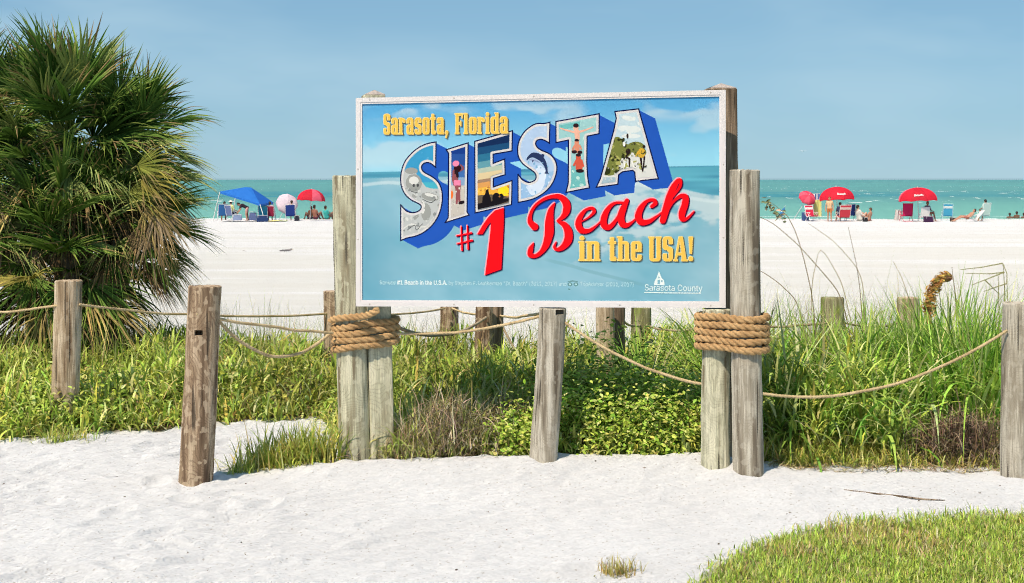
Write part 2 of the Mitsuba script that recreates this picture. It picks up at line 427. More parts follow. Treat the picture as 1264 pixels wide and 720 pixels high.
def sign_col(p, n, uv):
    s = (p.x - O[0]) / UT[0]
    t = (p.z - O[2] - 0.026 * s) / HV
    a, b = s * 2.3, t * 1.3
    w = fbm(a * 2.2, b * 4.5, 1.0, 4)
    sky = mix((0.24, 0.56, 0.74), (0.06, 0.31, 0.60), smoothstep(0.64, 1.0, t))
    cl = smoothstep(0.56, 0.70, w + 0.10 * smoothstep(0.5, 0.05, s) * smoothstep(0.6, 0.8, t)) * smoothstep(1.0, 0.90, t) * smoothstep(0.62, 0.7, t)
    cl2 = smoothstep(0.07, 0.0, dr.abs(t - 0.93 + 0.05 * (s - 0.4))) * smoothstep(0.46, 0.6, fbm(a * 3, b * 8, 5, 3))
    sky = mix(sky, (0.48, 0.60, 0.66), dr.maximum(cl * 0.5, cl2 * 0.55))
    # horizon, open water, surf, wet sand
    hz = 0.643 + 0.01 * s
    sea = mix((0.02, 0.16, 0.30), (0.10, 0.40, 0.52), noise(a * 3, b * 60, 2))
    deep = 0.03 + 0.11 * smoothstep(0.7, 1.0, s)
    beach = mix((0.10, 0.33, 0.45), (0.27, 0.47, 0.585), fbm(a * 3.0 + 1.5 * b, b * 5, 7, 4) * 1.3 - 0.15)
    beach = mix(beach, (0.085, 0.30, 0.43), smoothstep(0.22, 0.0, s) * smoothstep(0.7, 0.3, t) * 0.8)
    surf_ = smoothstep(0.40, 0.62, fbm(a * 9, b * 20, 11, 4) + 0.18 * smoothstep(0.62, 0.95, s) - 0.5 * dr.abs(t - 0.52))
    sm = smoothstep(0.0, 0.05, t - 0.36 + 0.25 * smoothstep(1.0, 0.4, s)) * smoothstep(0.45, 0.75, s)
    left = 0.6 * smoothstep(0.42, 0.1, s) * smoothstep(0.52, 0.62, t)
    beach = mix(beach, (0.50, 0.60, 0.64), dr.maximum(surf_ * sm * 0.65, left * smoothstep(0.40, 0.6, fbm(a * 4, b * 12, 3, 3)) * 0.4))
    tr = smoothstep(0.012, 0.004, dr.abs(t - 0.21 + 0.42 * (s - 0.56) + 0.012 * noise(a * 6, 1)))
    beach = mix(beach, (0.12, 0.30, 0.37), 0.45 * tr * smoothstep(0.5, 0.55, s) * smoothstep(0.82, 0.75, s))
    c = mix(beach, sea, smoothstep(hz - deep - 0.004, hz - deep + 0.006, t))
    c = mix(c, (0.55, 0.66, 0.70), smoothstep(0.012, 0.004, dr.abs(t - hz + deep + 0.02 + 0.02 * noise(a * 5, 3))) * 0.5)
    return mix(c, sky, smoothstep(hz - 0.002, hz + 0.003, t))


surf('sign_print', sign_col, 0.45, 0.4)
m = trimesh.creation.box([WU - 0.05, HV - 0.05, 0.026]); m.apply_translation([WU / 2, HV / 2, LAY0 - 0.013])
put('panel', board(m), 'sign_print', sign)
# the four mitred rails of the white frame
prof = [(0.0, -0.024), (0.0, 0.014), (0.028, 0.014), (0.028, 0.0095), (0.039, 0.0095), (0.039, -0.024)]
FW = col((0.66, 0.65, 0.67), .45, .3)
for e in range(4):
    vv = []
    for (i, h) in prof:
        c = [(i, i), (WU - i, i), (WU - i, HV - i), (i, HV - i)]
        vv += [(*c[e], h), (*c[(e + 1) % 4], h)]
    n = len(prof); ff = []
    for q in range(n):
        a, b = 2 * q, 2 * ((q + 1) % n)
        ff += [(a, a + 1, b + 1), (a, b + 1, b)]
    for off in (0, 1):
        for q in range(1, n - 1): ff.append((off, 2 * q + off, 2 * q + 2 + off))
    m = trimesh.Trimesh(vv, ff, process=False)
    m.fix_normals()
    put('frame_rail', board(m), FW, sign)
for (su, sv) in [(x, HV - .014) for x in (.09, .63, 1.13, 1.66, WU - .09)] + [(x, .014) for x in (.09, .63, 1.13, 1.66, WU - .09)] + [(x, y) for x in (.014, WU - .014) for y in (.42, .86)]:
    q = m3.Manifold.cylinder(.0035, .0055, .004, 10).translate([su, sv, .0135]).to_mesh()
    put('screw', board(trimesh.Trimesh(q.vert_properties[:, :3], q.tri_verts, process=False)), col((.42, .40, .38), .4), sign, smooth=30)
for u_ in (0.16, 1.13, WU - 0.18):                      # battens on the back that meet the posts
    m = trimesh.creation.box([0.09, HV - 0.1, 0.045]); m.apply_translation([u_, HV / 2, -0.0305]); put('batten', board(m), 'dark_wood', sign)

NAVY, WHITE, BLUE = col(s2l(18, 28, 70), .45), col((0.58, 0.58, 0.60), .45), col(s2l(36, 84, 178), .45)


def smooth_path(pts, it=2):
    """Chaikin corner cutting; a point given as (x, y, 1) stays a corner"""
    p = []
    for q in pts: p += [q[:2]] * (3 if len(q) > 2 else 1)
    p = np.array(p, float)
    for _ in range(it):
        nx = np.roll(p, -1, 0)
        p = np.stack([0.75 * p + 0.25 * nx, 0.25 * p + 0.75 * nx], 1).reshape(-1, 2)
    return p


A_ = (480, 160); SA = 4.8
S1 = [(480 + x / SA, 160 + y / SA, *c) for x, y, *c in [(276, 78, 1), (240, 84), (200, 97), (160, 122), (122, 158), (95, 195), (78, 245), (72, 300), (80, 345), (100, 385), (130, 412), (165, 430), (190, 442), (198, 458), (190, 478), (168, 492), (138, 498), (108, 490), (88, 474), (74, 456, 1), (74, 652, 1), (110, 637), (155, 630), (205, 608), (252, 570), (290, 515), (310, 455), (316, 390), (304, 335), (280, 300), (245, 276), (210, 260), (192, 240), (190, 215), (205, 196), (232, 190), (255, 200), (274, 216, 1)]]
I1 = [(480 + x / SA, 160 + y / SA, 1) for x, y in [(346, 122), (466, 84), (460, 490), (470, 505), (342, 545), (356, 522), (358, 140)]]
E1 = [(x, y, 1) for x, y in [(586.8, 175.2), (631.8, 162.5), (631.3, 185.8), (608, 189.8), (608, 203), (622.3, 197.5), (622.8, 215.2), (608.3, 219.6), (608.3, 232), (631.3, 224), (630.8, 252), (587.3, 262)]]
S2 = [(678, 152, 1), (672.5, 153.5), (662.5, 153), (654, 157.5), (646, 165), (640.6, 176), (639.4, 186), (640.6, 194), (645, 201), (651, 206), (659, 211), (663, 216), (662, 222.5), (656, 226), (650, 226), (644, 222.5), (640.2, 217.5, 1), (640.4, 249, 1), (651, 247), (661, 244), (671, 238), (680.5, 228.5), (686, 215.5), (687, 205), (684, 196.5), (677.5, 190), (669, 187), (662, 182.5), (660, 177), (662, 172.5), (667.5, 171), (672.5, 172.5), (677.5, 175.5, 1)]
T1 = [(x, y, 1) for x, y in [(687, 150.8), (738.9, 141.5), (738.7, 164.5), (724, 167.5), (723.5, 200), (724.8, 220), (726.8, 231.3), (699.7, 236.6), (702.3, 226), (702.5, 172), (687.2, 175.2)]]
A1 = [(x, y, 1) for x, y in [(760, 138.5), (787.7, 135.4), (811.6, 220), (785.3, 223), (784.3, 212.4), (781.5, 209.5), (768, 211.5), (763, 215.3), (762, 227), (737.4, 230.3), (741.8, 221), (758.5, 161), (761.5, 146)]]
letters = {}
for nm, pts, it in (('S', S1, 2), ('I', I1, 1), ('E', E1, 0), ('S2', S2, 2), ('T', T1, 0), ('A', A1, 0)):
    p = smooth_path(pts, it) if it else np.array([q[:2] for q in pts])
    letters[nm] = p
DX, DY = 20.5, 10.7
blocks = []
for nm, p in letters.items():                          # the deep blue block behind the letters: each outline swept down and right
    q = np.array([SP(*a) for a in p]); q2 = np.array([SP(a[0] + DX, a[1] + DY) for a in p])
    blocks += [Polygon(q).buffer(PX * 1.3), Polygon(q2).buffer(PX * 0.4)]
    for i in range(len(q)):
        j = (i + 1) % len(q)
        g = Polygon([q[i], q[j], q2[j], q2[i]]).buffer(1e-5)
        blocks.append(g)
block = unary_union(blocks).buffer(PX * 0.4).buffer(-PX * 0.4)
put('letter_block', slab(block, 1), BLUE, sign)


def clip(l, shp, inset): return shp.intersection(l.buffer(-inset))


def pic(parent, name, shape, layer, rgb):
    m = slab(shape, layer)
    if m is not None: put(name, m, col(s2l(*rgb), .45, .3), parent, kind='stuff' if shape.geom_type != 'Polygon' else None)


def ell(cx, cy, rx, ry, rot=0):
    return Polygon([SP(cx + rx * math.cos(a) * math.cos(rot) - ry * math.sin(a) * math.sin(rot), cy + rx * math.cos(a) * math.sin(rot) + ry * math.sin(a) * math.cos(rot)) for a in np.linspace(0, 6.283, 20, endpoint=False)])


def rect(x0, y0, x1, y1): return poly([(x0, y0), (x1, y0), (x1, y1), (x0, y1)])


def limb(pts, w0, w1=None):
    """a tapered brush stroke through photo pixels"""
    w1 = w0 if w1 is None else w1
    ws = np.linspace(w0, w1, len(pts)) if np.ndim(w0) == 0 else w0
    return stroke(pts, ws)


def stroke(pts, ws, n=10):
    pts, ws = np.array(pts, float), np.array(ws, float)
    t = np.arange(len(pts)); tt = np.linspace(0, len(pts) - 1, n * (len(pts) - 1) + 1)
    def cr(a):
        out = []
        for x in tt:
            i = min(int(x), len(a) - 2); s = x - i
            p0, p1, p2, p3 = a[max(i - 1, 0)], a[i], a[i + 1], a[min(i + 2, len(a) - 1)]
            out.append(0.5 * (2 * p1 + (p2 - p0) * s + (2 * p0 - 5 * p1 + 4 * p2 - p3) * s * s + (3 * p1 - p0 - 3 * p2 + p3) * s ** 3))
        return np.array(out)
    P, W = cr(pts), np.interp(tt, t, ws)
    P = np.array([SP(*q) for q in P])
    cs = [Point(*q).buffer(max(w, 0.15) / 2 * PX, 8) for q, w in zip(P, W)]
    return unary_union([cs[i].union(cs[i + 1]).convex_hull for i in range(len(cs) - 1)])


def jitter(seed, n, x0, y0, x1, y1, r0, r1):
    g = R(seed)
    return [ell(g.uniform(x0, x1), g.uniform(y0, y1), g.uniform(r0, r1), g.uniform(r0, r1) * 0.7, g.uniform(0, 3)) for _ in range(n)]


PL = {}
NAMES = {'S': 'first letter of the word, filled with a grey sand sculpture', 'I': 'second letter, filled with a woman in a pink hat', 'E': 'third letter, filled with a sunset', 'S2': 'fourth letter, filled with a leaping dolphin', 'T': 'fifth letter, filled with three stacked acrobats', 'A': 'last letter, filled with riders by trees'}
for nm, p in letters.items():
    L = Polygon([SP(*a) for a in p]).buffer(0)
    k = put('letter', slab(L.buffer(PX * 1.6, join_style=2, mitre_limit=2.0), 2), NAVY, sign, label=NAMES[nm])
    put('border', slab(L, 3), WHITE, k)
    PL[nm] = (k, L)
IN = PX * 2.8
def mottle(k, L, layer, seed, n, box_, tones, r=(.8, 2.6)):
    for i, rgb in enumerate(tones):
        pic(k, 'picture_grain', clip(L, unary_union(jitter(seed + i, n, *box_, *r)), IN), layer + i, rgb)


k, L = PL['S']
C = lambda s: clip(L, s, IN)
pic(k, 'picture', C(rect(480, 150, 600, 310)), 4, (58, 146, 192))
pic(k, 'picture_sea', C(rect(480, 225, 600, 240)), 5, (70, 168, 190))
pic(k, 'picture_sand', C(poly([(490, 222), (498, 212), (504, 209), (512, 211), (519, 222), (526, 231), (534, 233), (550, 233), (550, 312), (485, 312)])), 6, (178, 184, 186))
pic(k, 'picture_shade', C(unary_union([ell(511, 226, 10, 11), ell(508, 211, 8, 4), ell(531, 243, 11, 5, .2), ell(526, 262, 6, 11)] + jitter(3, 10, 492, 236, 545, 300, 1.5, 4))), 7, (146, 151, 150))
pic(k, 'picture_light', C(unary_union([ell(511, 223, 6, 5), ell(532, 241, 8, 2, .2), ell(522, 256, 3, 8), stroke([(495, 285), (508, 277), (525, 280), (536, 268)], [1, 2, 2, 1]), stroke([(497, 298), (512, 288), (520, 292)], [1, 1.5, 1])] + jitter(4, 10, 495, 262, 540, 300, 1, 2.5))), 8, (206, 209, 208))
pic(k, 'picture_mark', C(unary_union([ell(511, 229, 1.4, 2), ell(516, 229, 1.4, 2), stroke([(508, 236), (513, 238), (518, 236)], [.6, 1, .6]), stroke([(503, 284), (512, 278), (514, 284), (522, 276)], [.7, .7, .7, .7]), stroke([(522, 246), (532, 250), (538, 246)], [.7, .9, .7])])), 9, (70, 74, 78))
mottle(k, L, 10, 300, 26, (492, 232, 546, 300), [(162, 168, 168), (194, 198, 198), (132, 138, 140)])
mottle(k, L, 5, 305, 12, (494, 178, 536, 214), [(84, 164, 204)])
k, L = PL['I']
C = lambda s: clip(L, s, IN)
pic(k, 'picture', C(rect(545, 170, 580, 280)), 4, (26, 58, 132))
pic(k, 'picture_sky', C(rect(545, 204, 580, 280)), 5, (62, 104, 166))
pic(k, 'picture_haze', C(rect(545, 219, 580, 280)), 6, (128, 158, 190))
pic(k, 'picture_sand', C(rect(545, 229, 580, 280)), 7, (186, 182, 176))
pic(k, 'picture_skin', C(unary_union([limb([(562, 212), (563, 225)], 7, 6), limb([(560, 214), (559, 222), (561, 229)], 2.5, 1.6), limb([(567, 211), (572, 208), (569, 204)], 2.6, 2), limb([(563.5, 228), (564.5, 238), (564, 251)], 5, 2.5), limb([(567, 228), (566.5, 238), (567.5, 250)], 5, 2.5)])), 8, (138, 78, 84))
pic(k, 'picture_hair', C(unary_union([ell(565, 208, 4.5, 4.5), limb([(563, 208), (562, 214)], 3, 2)])), 9, (48, 20, 26))
pic(k, 'picture_cloth', C(unary_union([ell(563, 202, 4.2, 3.6, -.3), rect(560.5, 222.5, 569, 229)])), 10, (226, 130, 166))
pic(k, 'picture_bag', C(ell(556.5, 240, 3.2, 6)), 9, (236, 112, 56))
pic(k, 'picture_shadow', C(unary_union([ell(570, 250, 4, 2, -.3), limb([(564, 212), (565, 218)], 4, 3)])), 10, (36, 28, 34))
pic(k, 'picture_band', C(rect(545, 190, 580, 204)), 5, (40, 78, 150))
mottle(k, L, 8, 310, 16, (553, 230, 580, 272), [(170, 166, 160), (200, 198, 192)], (.6, 1.6))
k, L = PL['E']
C = lambda s: clip(L, s, IN)
pic(k, 'picture', C(rect(580, 155, 640, 270)), 4, (22, 44, 84))
for i, (y0, c) in enumerate([(181, (30, 74, 116)), (190, (44, 108, 142)), (199, (92, 148, 164)), (207, (168, 184, 170)), (213, (206, 190, 152)), (221, (150, 122, 102)), (225, (206, 150, 88)), (231, (222, 170, 70))]):
    pic(k, 'picture_band', C(poly([(580, y0 + 3), (640, y0 - 7), (640, 280), (580, 280)])), 5 + i, c)
pic(k, 'picture_glow', C(ell(623, 236, 8, 6)), 13, (250, 206, 40))
pic(k, 'picture_band', C(poly([(580, 242), (606, 240), (640, 244), (640, 270), (580, 270)])), 14, (96, 84, 72))
pic(k, 'picture_silhouette', C(unary_union([poly([(596, 243), (599, 240), (600, 235), (603, 233), (604, 240), (606, 243), (607, 254), (595, 256)]), ell(613, 245, 5, 7), ell(619, 243, 3, 4), poly([(587, 252), (631, 244), (631, 247), (612, 254), (590, 262)]), limb([(620, 250), (626, 247)], 2)])), 15, (26, 24, 30))
mottle(k, L, 14, 320, 10, (588, 228, 632, 244), [(240, 190, 90), (176, 120, 70)], (.6, 1.8))
k, L = PL['S2']
C = lambda s: clip(L, s, IN)
pic(k, 'picture', C(rect(630, 140, 700, 260)), 4, (164, 190, 222))
pic(k, 'picture_sea', C(poly([(630, 207), (652, 209), (668, 214), (700, 208), (700, 260), (630, 260)])), 5, (140, 178, 216))
pic(k, 'picture_splash', C(unary_union([ell(662, 226, 10, 16, .3), ell(668, 214, 6, 10, -.3)] + jitter(8, 12, 645, 222, 682, 246, 1.5, 4))), 6, (198, 214, 234))
pic(k, 'picture_dolphin', C(unary_union([stroke([(650.5, 197.5), (653, 194), (658, 191.5), (664, 193), (670, 198), (674, 206), (675.5, 214)], [1.2, 3, 6, 7.5, 6, 3.4, 1.6]), poly([(674, 211), (678.5, 215.5), (675.5, 214.5), (672, 214.5)]), poly([(667, 191), (672.5, 189.5), (671, 195)]), poly([(656, 196), (657.5, 201), (660, 197)])])), 8, (40, 54, 92))
pic(k, 'picture_light', C(stroke([(653, 197), (660, 197.5), (666, 200.5)], [.6, 2, .8])), 9, (150, 164, 200))
mottle(k, L, 7, 330, 22, (640, 200, 688, 248), [(178, 200, 228), (120, 168, 206)], (.6, 2))
mottle(k, L, 5, 335, 12, (640, 154, 684, 190), [(176, 198, 226)])
k, L = PL['T']
C = lambda s: clip(L, s, IN)
pic(k, 'picture', C(rect(680, 135, 745, 240)), 4, (146, 192, 196))
pic(k, 'picture_sea', C(unary_union([poly([(690, 155), (716, 150), (716, 157), (692, 160)]), poly([(700, 205), (730, 203), (730, 240), (695, 240)])])), 5, (104, 176, 178))
pic(k, 'picture_wave', C(unary_union(jitter(12, 14, 702, 170, 726, 232, 1, 3))), 6, (176, 212, 208))
pic(k, 'picture_skin', C(unary_union([ell(711, 158, 3.2, 4.2), limb([(708, 163), (700, 161), (692, 158.5)], 2.8, 1.4), limb([(715, 163), (723, 160.5), (732, 157)], 2.8, 1.4), limb([(712, 163), (713, 171)], 7, 5.5)])), 7, (222, 172, 152))
pic(k, 'picture_skin', C(unary_union([ell(712, 176, 2.8, 3.6), limb([(712, 180), (712.5, 186)], 7, 6), limb([(708.5, 181), (707, 185), (709, 188)], 2), limb([(716, 180), (717.5, 184)], 2)])), 8, (206, 134, 110))
pic(k, 'picture_skin', C(unary_union([ell(714, 194, 3, 3.6), limb([(714, 198), (715, 207)], 7, 9), limb([(711, 199), (708.5, 204)], 2.4), limb([(718, 198), (720, 205)], 2.4)])), 9, (196, 84, 66))
pic(k, 'picture_hair', C(unary_union([ell(711, 155, 3.4, 2.6), ell(712, 173.2, 2.8, 1.6), ell(709, 187.5, 3.4, 2), ell(716, 188, 3, 2), ell(714, 191.5, 3.2, 2), ell(716, 211, 5, 2.2)])), 10, (46, 30, 36))
mottle(k, L, 6, 340, 22, (690, 150, 736, 236), [(126, 182, 186), (164, 206, 206)], (.6, 1.8))
k, L = PL['A']
C = lambda s: clip(L, s, IN)
pic(k, 'picture', C(rect(730, 130, 820, 235)), 4, (178, 202, 214))
pic(k, 'picture_cloud', C(unary_union([ell(775, 146, 8, 3, .2), ell(771, 158, 10, 3), ell(782, 160, 9, 4), ell(779, 168, 12, 3)] + jitter(21, 6, 764, 140, 790, 170, 2, 4))), 5, (206, 216, 218))
pic(k, 'picture_sand', C(poly([(740, 205), (765, 188), (800, 186), (815, 190), (815, 235), (735, 235)])), 6, (204, 208, 206))
pic(k, 'picture_water', C(rect(735, 219, 766, 232)), 7, (150, 176, 190))
pic(k, 'picture_trees', C(unary_union([ell(762, 178, 7, 9), ell(756, 192, 12, 12), ell(752, 207, 12, 10), ell(770, 186, 10, 9), ell(785, 182, 11, 7), ell(790, 188, 8, 6)])), 8, (112, 120, 62))
pic(k, 'picture_shade', C(unary_union(jitter(31, 26, 744, 170, 772, 214, 1.2, 3.6) + [ell(748, 211, 6, 5)])), 9, (46, 52, 28))
pic(k, 'picture_leaf', C(unary_union(jitter(32, 22, 748, 178, 792, 208, 1, 3))), 10, (158, 160, 92))
pic(k, 'picture_rider', C(unary_union([ell(775.5, 187, 3, 3.6), limb([(776, 190), (773, 193), (777, 196)], 2), limb([(777, 197), (777, 206)], 2.4, 1.2), ell(774.6, 168, 1.2, 3), limb([(791, 195), (792, 204), (793, 211)], 2.6, 1), limb([(795.5, 194), (794.5, 204), (793.5, 212)], 2.2, 1), ell(795, 181, 1.6, 2)])), 11, (40, 32, 32))
pic(k, 'picture_coat', C(unary_union([ell(792, 189, 4.6, 6), limb([(788, 187), (785, 193)], 1.6)])), 12, (196, 158, 56))
pic(k, 'picture_foam', C(unary_union([ell(770.5, 178, 1.6, 3), limb([(772, 196), (771, 206)], 2, 1), limb([(780, 199), (783, 207), (787, 205)], 1.2)])), 12, (226, 228, 226))

mottle(k, L, 13, 350, 18, (744, 172, 800, 212), [(76, 84, 42), (136, 140, 78), (60, 58, 40)], (.6, 1.7))
mottle(k, L, 8, 355, 14, (740, 206, 810, 228), [(188, 194, 196), (220, 222, 218)], (.8, 2))
# the red brush lettering, the figure 1 and the hash
RED, PINK, SHD = col(s2l(234, 20, 30), .45), col(s2l(232, 162, 180), .45), col(s2l(64, 16, 52), .45)


def red(name, shape, parent=sign, label=None, grow_=0.9):
    off = lambda s, dx, dy: affinity.translate(s, dx * PX, -dy * PX)
    k = put(name, slab(shape, 9), RED, parent, label=label)
    put('edge', slab(off(shape.buffer(PX * grow_), -0.6, -0.4), 7), PINK, k)
    put('drop_edge', slab(off(shape.buffer(PX * 0.35), 1.0, 0.9), 8), SHD, k)


def cs(pts, o, s): return [(o[0] + x / s, o[1] + y / s) for x, y in pts]


red('figure', poly([(258, 322), (300, 250), (345, 185), (400, 130), (470, 108), (472, 200), (466, 350), (452, 605), (320, 652), (340, 500), (360, 330), (368, 225), (340, 255), (300, 322)], s=6.547, o=(550, 240)), label='large red figure one')
hsh = [([(128, 262), (135, 450)], 2.3), ([(178, 255), (184, 440)], 2.3), ([(92, 335), (210, 312)], 2.3), ([(97, 400), (216, 372)], 2.3)]
red('hash_mark', unary_union([stroke(cs(p, (550, 240), 6.547), [w * .6, w, w, w * .6][:len(p)]) for p, w in hsh]), label='small red hash mark', grow_=0.6)
oB, sB = (550, 240), 6.547
B = unary_union([stroke(cs([(722, 262), (685, 222), (688, 160), (722, 95), (785, 45), (860, 18), (930, 22), (975, 70), (978, 130), (950, 180), (905, 214)], oB, sB), np.array([58, 42, 26, 22, 24, 30, 44, 62, 60, 38, 14]) / sB),
                 stroke(cs([(905, 214), (960, 245), (992, 300), (990, 370), (950, 425), (905, 445), (880, 425), (895, 385)], oB, sB), np.array([14, 46, 66, 68, 46, 28, 22, 6]) / sB),
                 stroke(cs([(882, 72), (852, 130), (840, 220), (838, 310), (815, 400), (775, 465), (725, 498), (685, 485), (690, 440), (712, 392)], oB, sB), np.array([8, 46, 70, 74, 58, 36, 30, 44, 40, 5]) / sB)])
o7, s7 = (700, 210), 5.541
e = stroke(cs([(98, 352), (150, 322), (185, 285), (172, 262), (130, 272), (92, 318), (78, 370), (100, 412), (148, 415), (195, 385), (232, 350)], o7, s7), np.array([8, 12, 24, 22, 18, 34, 46, 42, 26, 14, 8]) / s7)
a = unary_union([stroke(cs([(392, 225), (330, 225), (285, 260), (255, 320), (252, 372), (285, 392), (330, 350), (375, 270)], o7, s7), np.array([18, 18, 30, 44, 46, 36, 24, 14]) / s7), stroke(cs([(410, 208), (385, 262), (368, 320), (378, 365), (408, 378), (450, 352), (486, 318)], o7, s7), np.array([26, 44, 50, 46, 30, 14, 8]) / s7)])
c_ = stroke(cs([(580, 248), (604, 226), (590, 204), (545, 214), (505, 262), (488, 318), (510, 356), (560, 352), (612, 318), (652, 286)], o7, s7), np.array([24, 30, 22, 22, 40, 48, 44, 30, 16, 8]) / s7)
h_ = unary_union([stroke(cs([(655, 345), (676, 270), (700, 190), (728, 120), (758, 74), (776, 72), (772, 112), (735, 168), (700, 215)], o7, s7), np.array([42, 48, 50, 44, 30, 20, 20, 14, 8]) / s7), stroke(cs([(680, 300), (720, 225), (772, 180), (808, 186), (806, 235), (786, 296), (790, 334), (822, 330), (868, 284)], o7, s7), np.array([10, 16, 26, 42, 46, 46, 36, 18, 8]) / s7)])
for s in (B, e, a, c_, h_): red('script_letter', s)


def text(txt, pL, pR, cap, layer, mat, name, parent=sign, bold=False, off=(0, 0), fat=0.0, grow_=0.0):
    """lettering fitted between two photo points on its baseline; fat thickens the strokes (in capital heights), grow_ widens the outline (in photo pixels)"""
    m = meshkit.text_mesh(txt, 1.0, 0.0006, bold=bold)
    if fat:
        tri = m.triangles[np.abs(m.face_normals[:, 2]) > .9][:, :, :2]
        shp = unary_union([Polygon(t_) for t_ in tri if abs(np.cross(t_[1] - t_[0], t_[2] - t_[0])) > 1e-9]).buffer(fat, join_style=2)
    (x0, _, _), (x1, _, _) = m.bounds
    a, b = np.array(SP(pL[0] + off[0], pL[1] + off[1])), np.array(SP(pR[0] + off[0], pR[1] + off[1]))
    d = (b - a) / (x1 - x0)
    if fat:
        shp = affinity.affine_transform(shp, [d[0], 0, d[1], cap * PX, a[0] - x0 * d[0], a[1] - x0 * d[1]])
        return put(name, slab(shp.buffer(grow_ * PX) if grow_ else shp, layer + 1), mat, parent)
    v = m.vertices.copy()
    w = np.column_stack([a[0] + (v[:, 0] - x0) * d[0], a[1] + (v[:, 0] - x0) * d[1] + v[:, 1] * cap * PX, LAY0 + layer * 0.0006 + v[:, 2]])
    return put(name, board(trimesh.Trimesh(w, m.faces, process=False)), mat, parent)


YEL, YE2, YSH = col(s2l(224, 186, 84), .45), col(s2l(236, 212, 150), .45), col(s2l(96, 98, 82), .45)
def slabs():
    t, hx, tv = .165, .80, .10
    rr = lambda x0, y0, x1, y1, r=.11: sbox(x0 + r, y0 + r, x1 - r, y1 - r).buffer(r)
    def bowl(x0, x1, y0, y1): return rr(x0, y0, x1, y1, min(.13, (y1 - y0) / 2.2)).difference(rr(x0 + t, y0 + tv, x1 - t, y1 - tv, min(.035, (x1 - x0 - 2 * t) / 2.2)))
    def stem(x, h, foot=True, head=True):
        g = sbox(x, 0, x + t, h)
        if foot: g = g.union(sbox(x - .045, 0, x + t + .045, .055))
        if head: g = g.union(sbox(x - .05, h - .055, x + t, h))
        return g
    def ess(h):
        W = .43; m = h * .52
        up = bowl(0, W, m - tv * .6, h).difference(sbox(W - t - .02, m - .2, W + .1, h * .72))
        lo = bowl(0, W, 0, m + tv * .6).difference(sbox(-.1, h * .28, t + .02, m + .3))
        return unary_union([up, lo, Polygon([(.02, m + .16), (t + .04, m + .12), (W - .02, m - .16), (W - t - .04, m - .12)]), sbox(W - t, h * .70, W - t + .13, h - .04), sbox(.03, .04, t, h * .3)]), W
    A = {}
    A['S'] = ess(1.0); A['s'] = ess(hx)
    A['a'] = (unary_union([bowl(0, .43, 0, .46), stem(.43 - t, hx - .1, True, False), bowl(0, .43, .34, hx).difference(sbox(-.1, .2, t + .02, .60)), sbox(0, .54, t, .66)]), .45)
    A['r'] = (unary_union([stem(0, hx), sbox(t, hx - .13, .30, hx - .02), Point(.31, hx - .15).buffer(.085)]), .38)
    A['o'] = (bowl(0, .44, 0, hx), .44)
    A['t'] = (unary_union([sbox(.05, .05, .05 + t, .97), sbox(-.03, hx - .09, .30, hx), rr(.05, 0, .32, .16, .06)]), .31)
    A[','] = (unary_union([Point(.1, .08).buffer(.09), Polygon([(.1, .1), (.19, .08), (.08, -.2), (.02, -.18)])]), .22)
    A['F'] = (unary_union([stem(0, 1.0), sbox(0, .89, .42, 1.0), sbox(.37, .76, .42, 1.0), sbox(t, .45, .32, .56), sbox(.28, .38, .33, .63)]), .43)
    A['l'] = (stem(0, 1.0), t + .02)
    A['i'] = (stem(0, hx).union(Point(t / 2, .94).buffer(.088)), t + .02)
    A['d'] = (unary_union([bowl(0, .45, 0, hx), stem(.45 - t, 1.0)]), .46)
    ar = lambda: bowl(0, .45, .1, hx).difference(sbox(-.1, -.1, 1, .45))
    A['n'] = (unary_union([stem(0, hx), ar(), stem(.45 - t, hx - .12, True, False)]), .46)
    A['h'] = (unary_union([stem(0, 1.0), ar(), stem(.45 - t, hx - .12, True, False)]), .46)
    A['e'] = (unary_union([bowl(0, .44, 0, hx).difference(sbox(.44 - t - .02, .24, .6, .40)), sbox(.05, .38, .44, .47)]), .44)
    A['U'] = (unary_union([bowl(0, .48, 0, 1.3).intersection(sbox(-1, -1, 2, 1)), sbox(-.045, .945, t + .045, 1), sbox(.48 - t - .03, .945, .525, 1)]), .49)
    A['A'] = (unary_union([Polygon([(.17, 1), (.33, 1), (.50, 0), (.50 - t - .02, 0), (.22, .86), (.06, 0), (-.02, 0)]), sbox(.09, .24, .4, .34), sbox(-.06, 0, .12, .055), sbox(.28, 0, .55, .055)]), .50)
    A['!'] = (unary_union([Polygon([(.0, 1), (.18, 1), (.13, .3), (.05, .3)]), Point(.09, .1).buffer(.095)]), .2)
    return A


GLY = slabs()
for txt, a, b, cap in (('Sarasota,', (474, 166.2), (554, 165.6), 26), ('Florida', (563, 165.6), (627, 164.8), 26), ('in', (716, 322), (740, 322), 30), ('the', (752, 322), (792, 322), 30), ('USA!', (802, 322.4), (856, 322.4), 30)):
    x, gl = 0.0, []
    for ch in txt:
        g, wch = GLY[ch]; gl.append((ch, g, x)); x += wch + .10
    x -= .10
    a_, b_ = np.array(SP(*a)), np.array(SP(*b)); d = (b_ - a_) / x
    for ch, g, gx in gl:
        shp = affinity.affine_transform(g, [d[0], 0, d[1], cap * PX, a_[0] + gx * d[0], a_[1] + gx * d[1]])
        k = put('yellow_letter', slab(shp, 11), YEL, sign)
        put('edge', slab(affinity.translate(shp.buffer(PX * .5), -.3 * PX, .25 * PX), 10), YE2, k)
        put('drop_edge', slab(affinity.translate(shp.buffer(PX * .4), 1.2 * PX, -.9 * PX), 9), YSH, k)
PALE = col(s2l(214, 226, 228), .45)
PALE2 = col(s2l(172, 204, 212), .45)
text('Ranked', (469, 351.0), (488, 351.2), 5.0, 1, PALE2, 'small_lettering')
text('#1 Beach in the U.S.A.', (490, 351.2), (552, 351.6), 5.4, 1, PALE, 'small_lettering', bold=True)
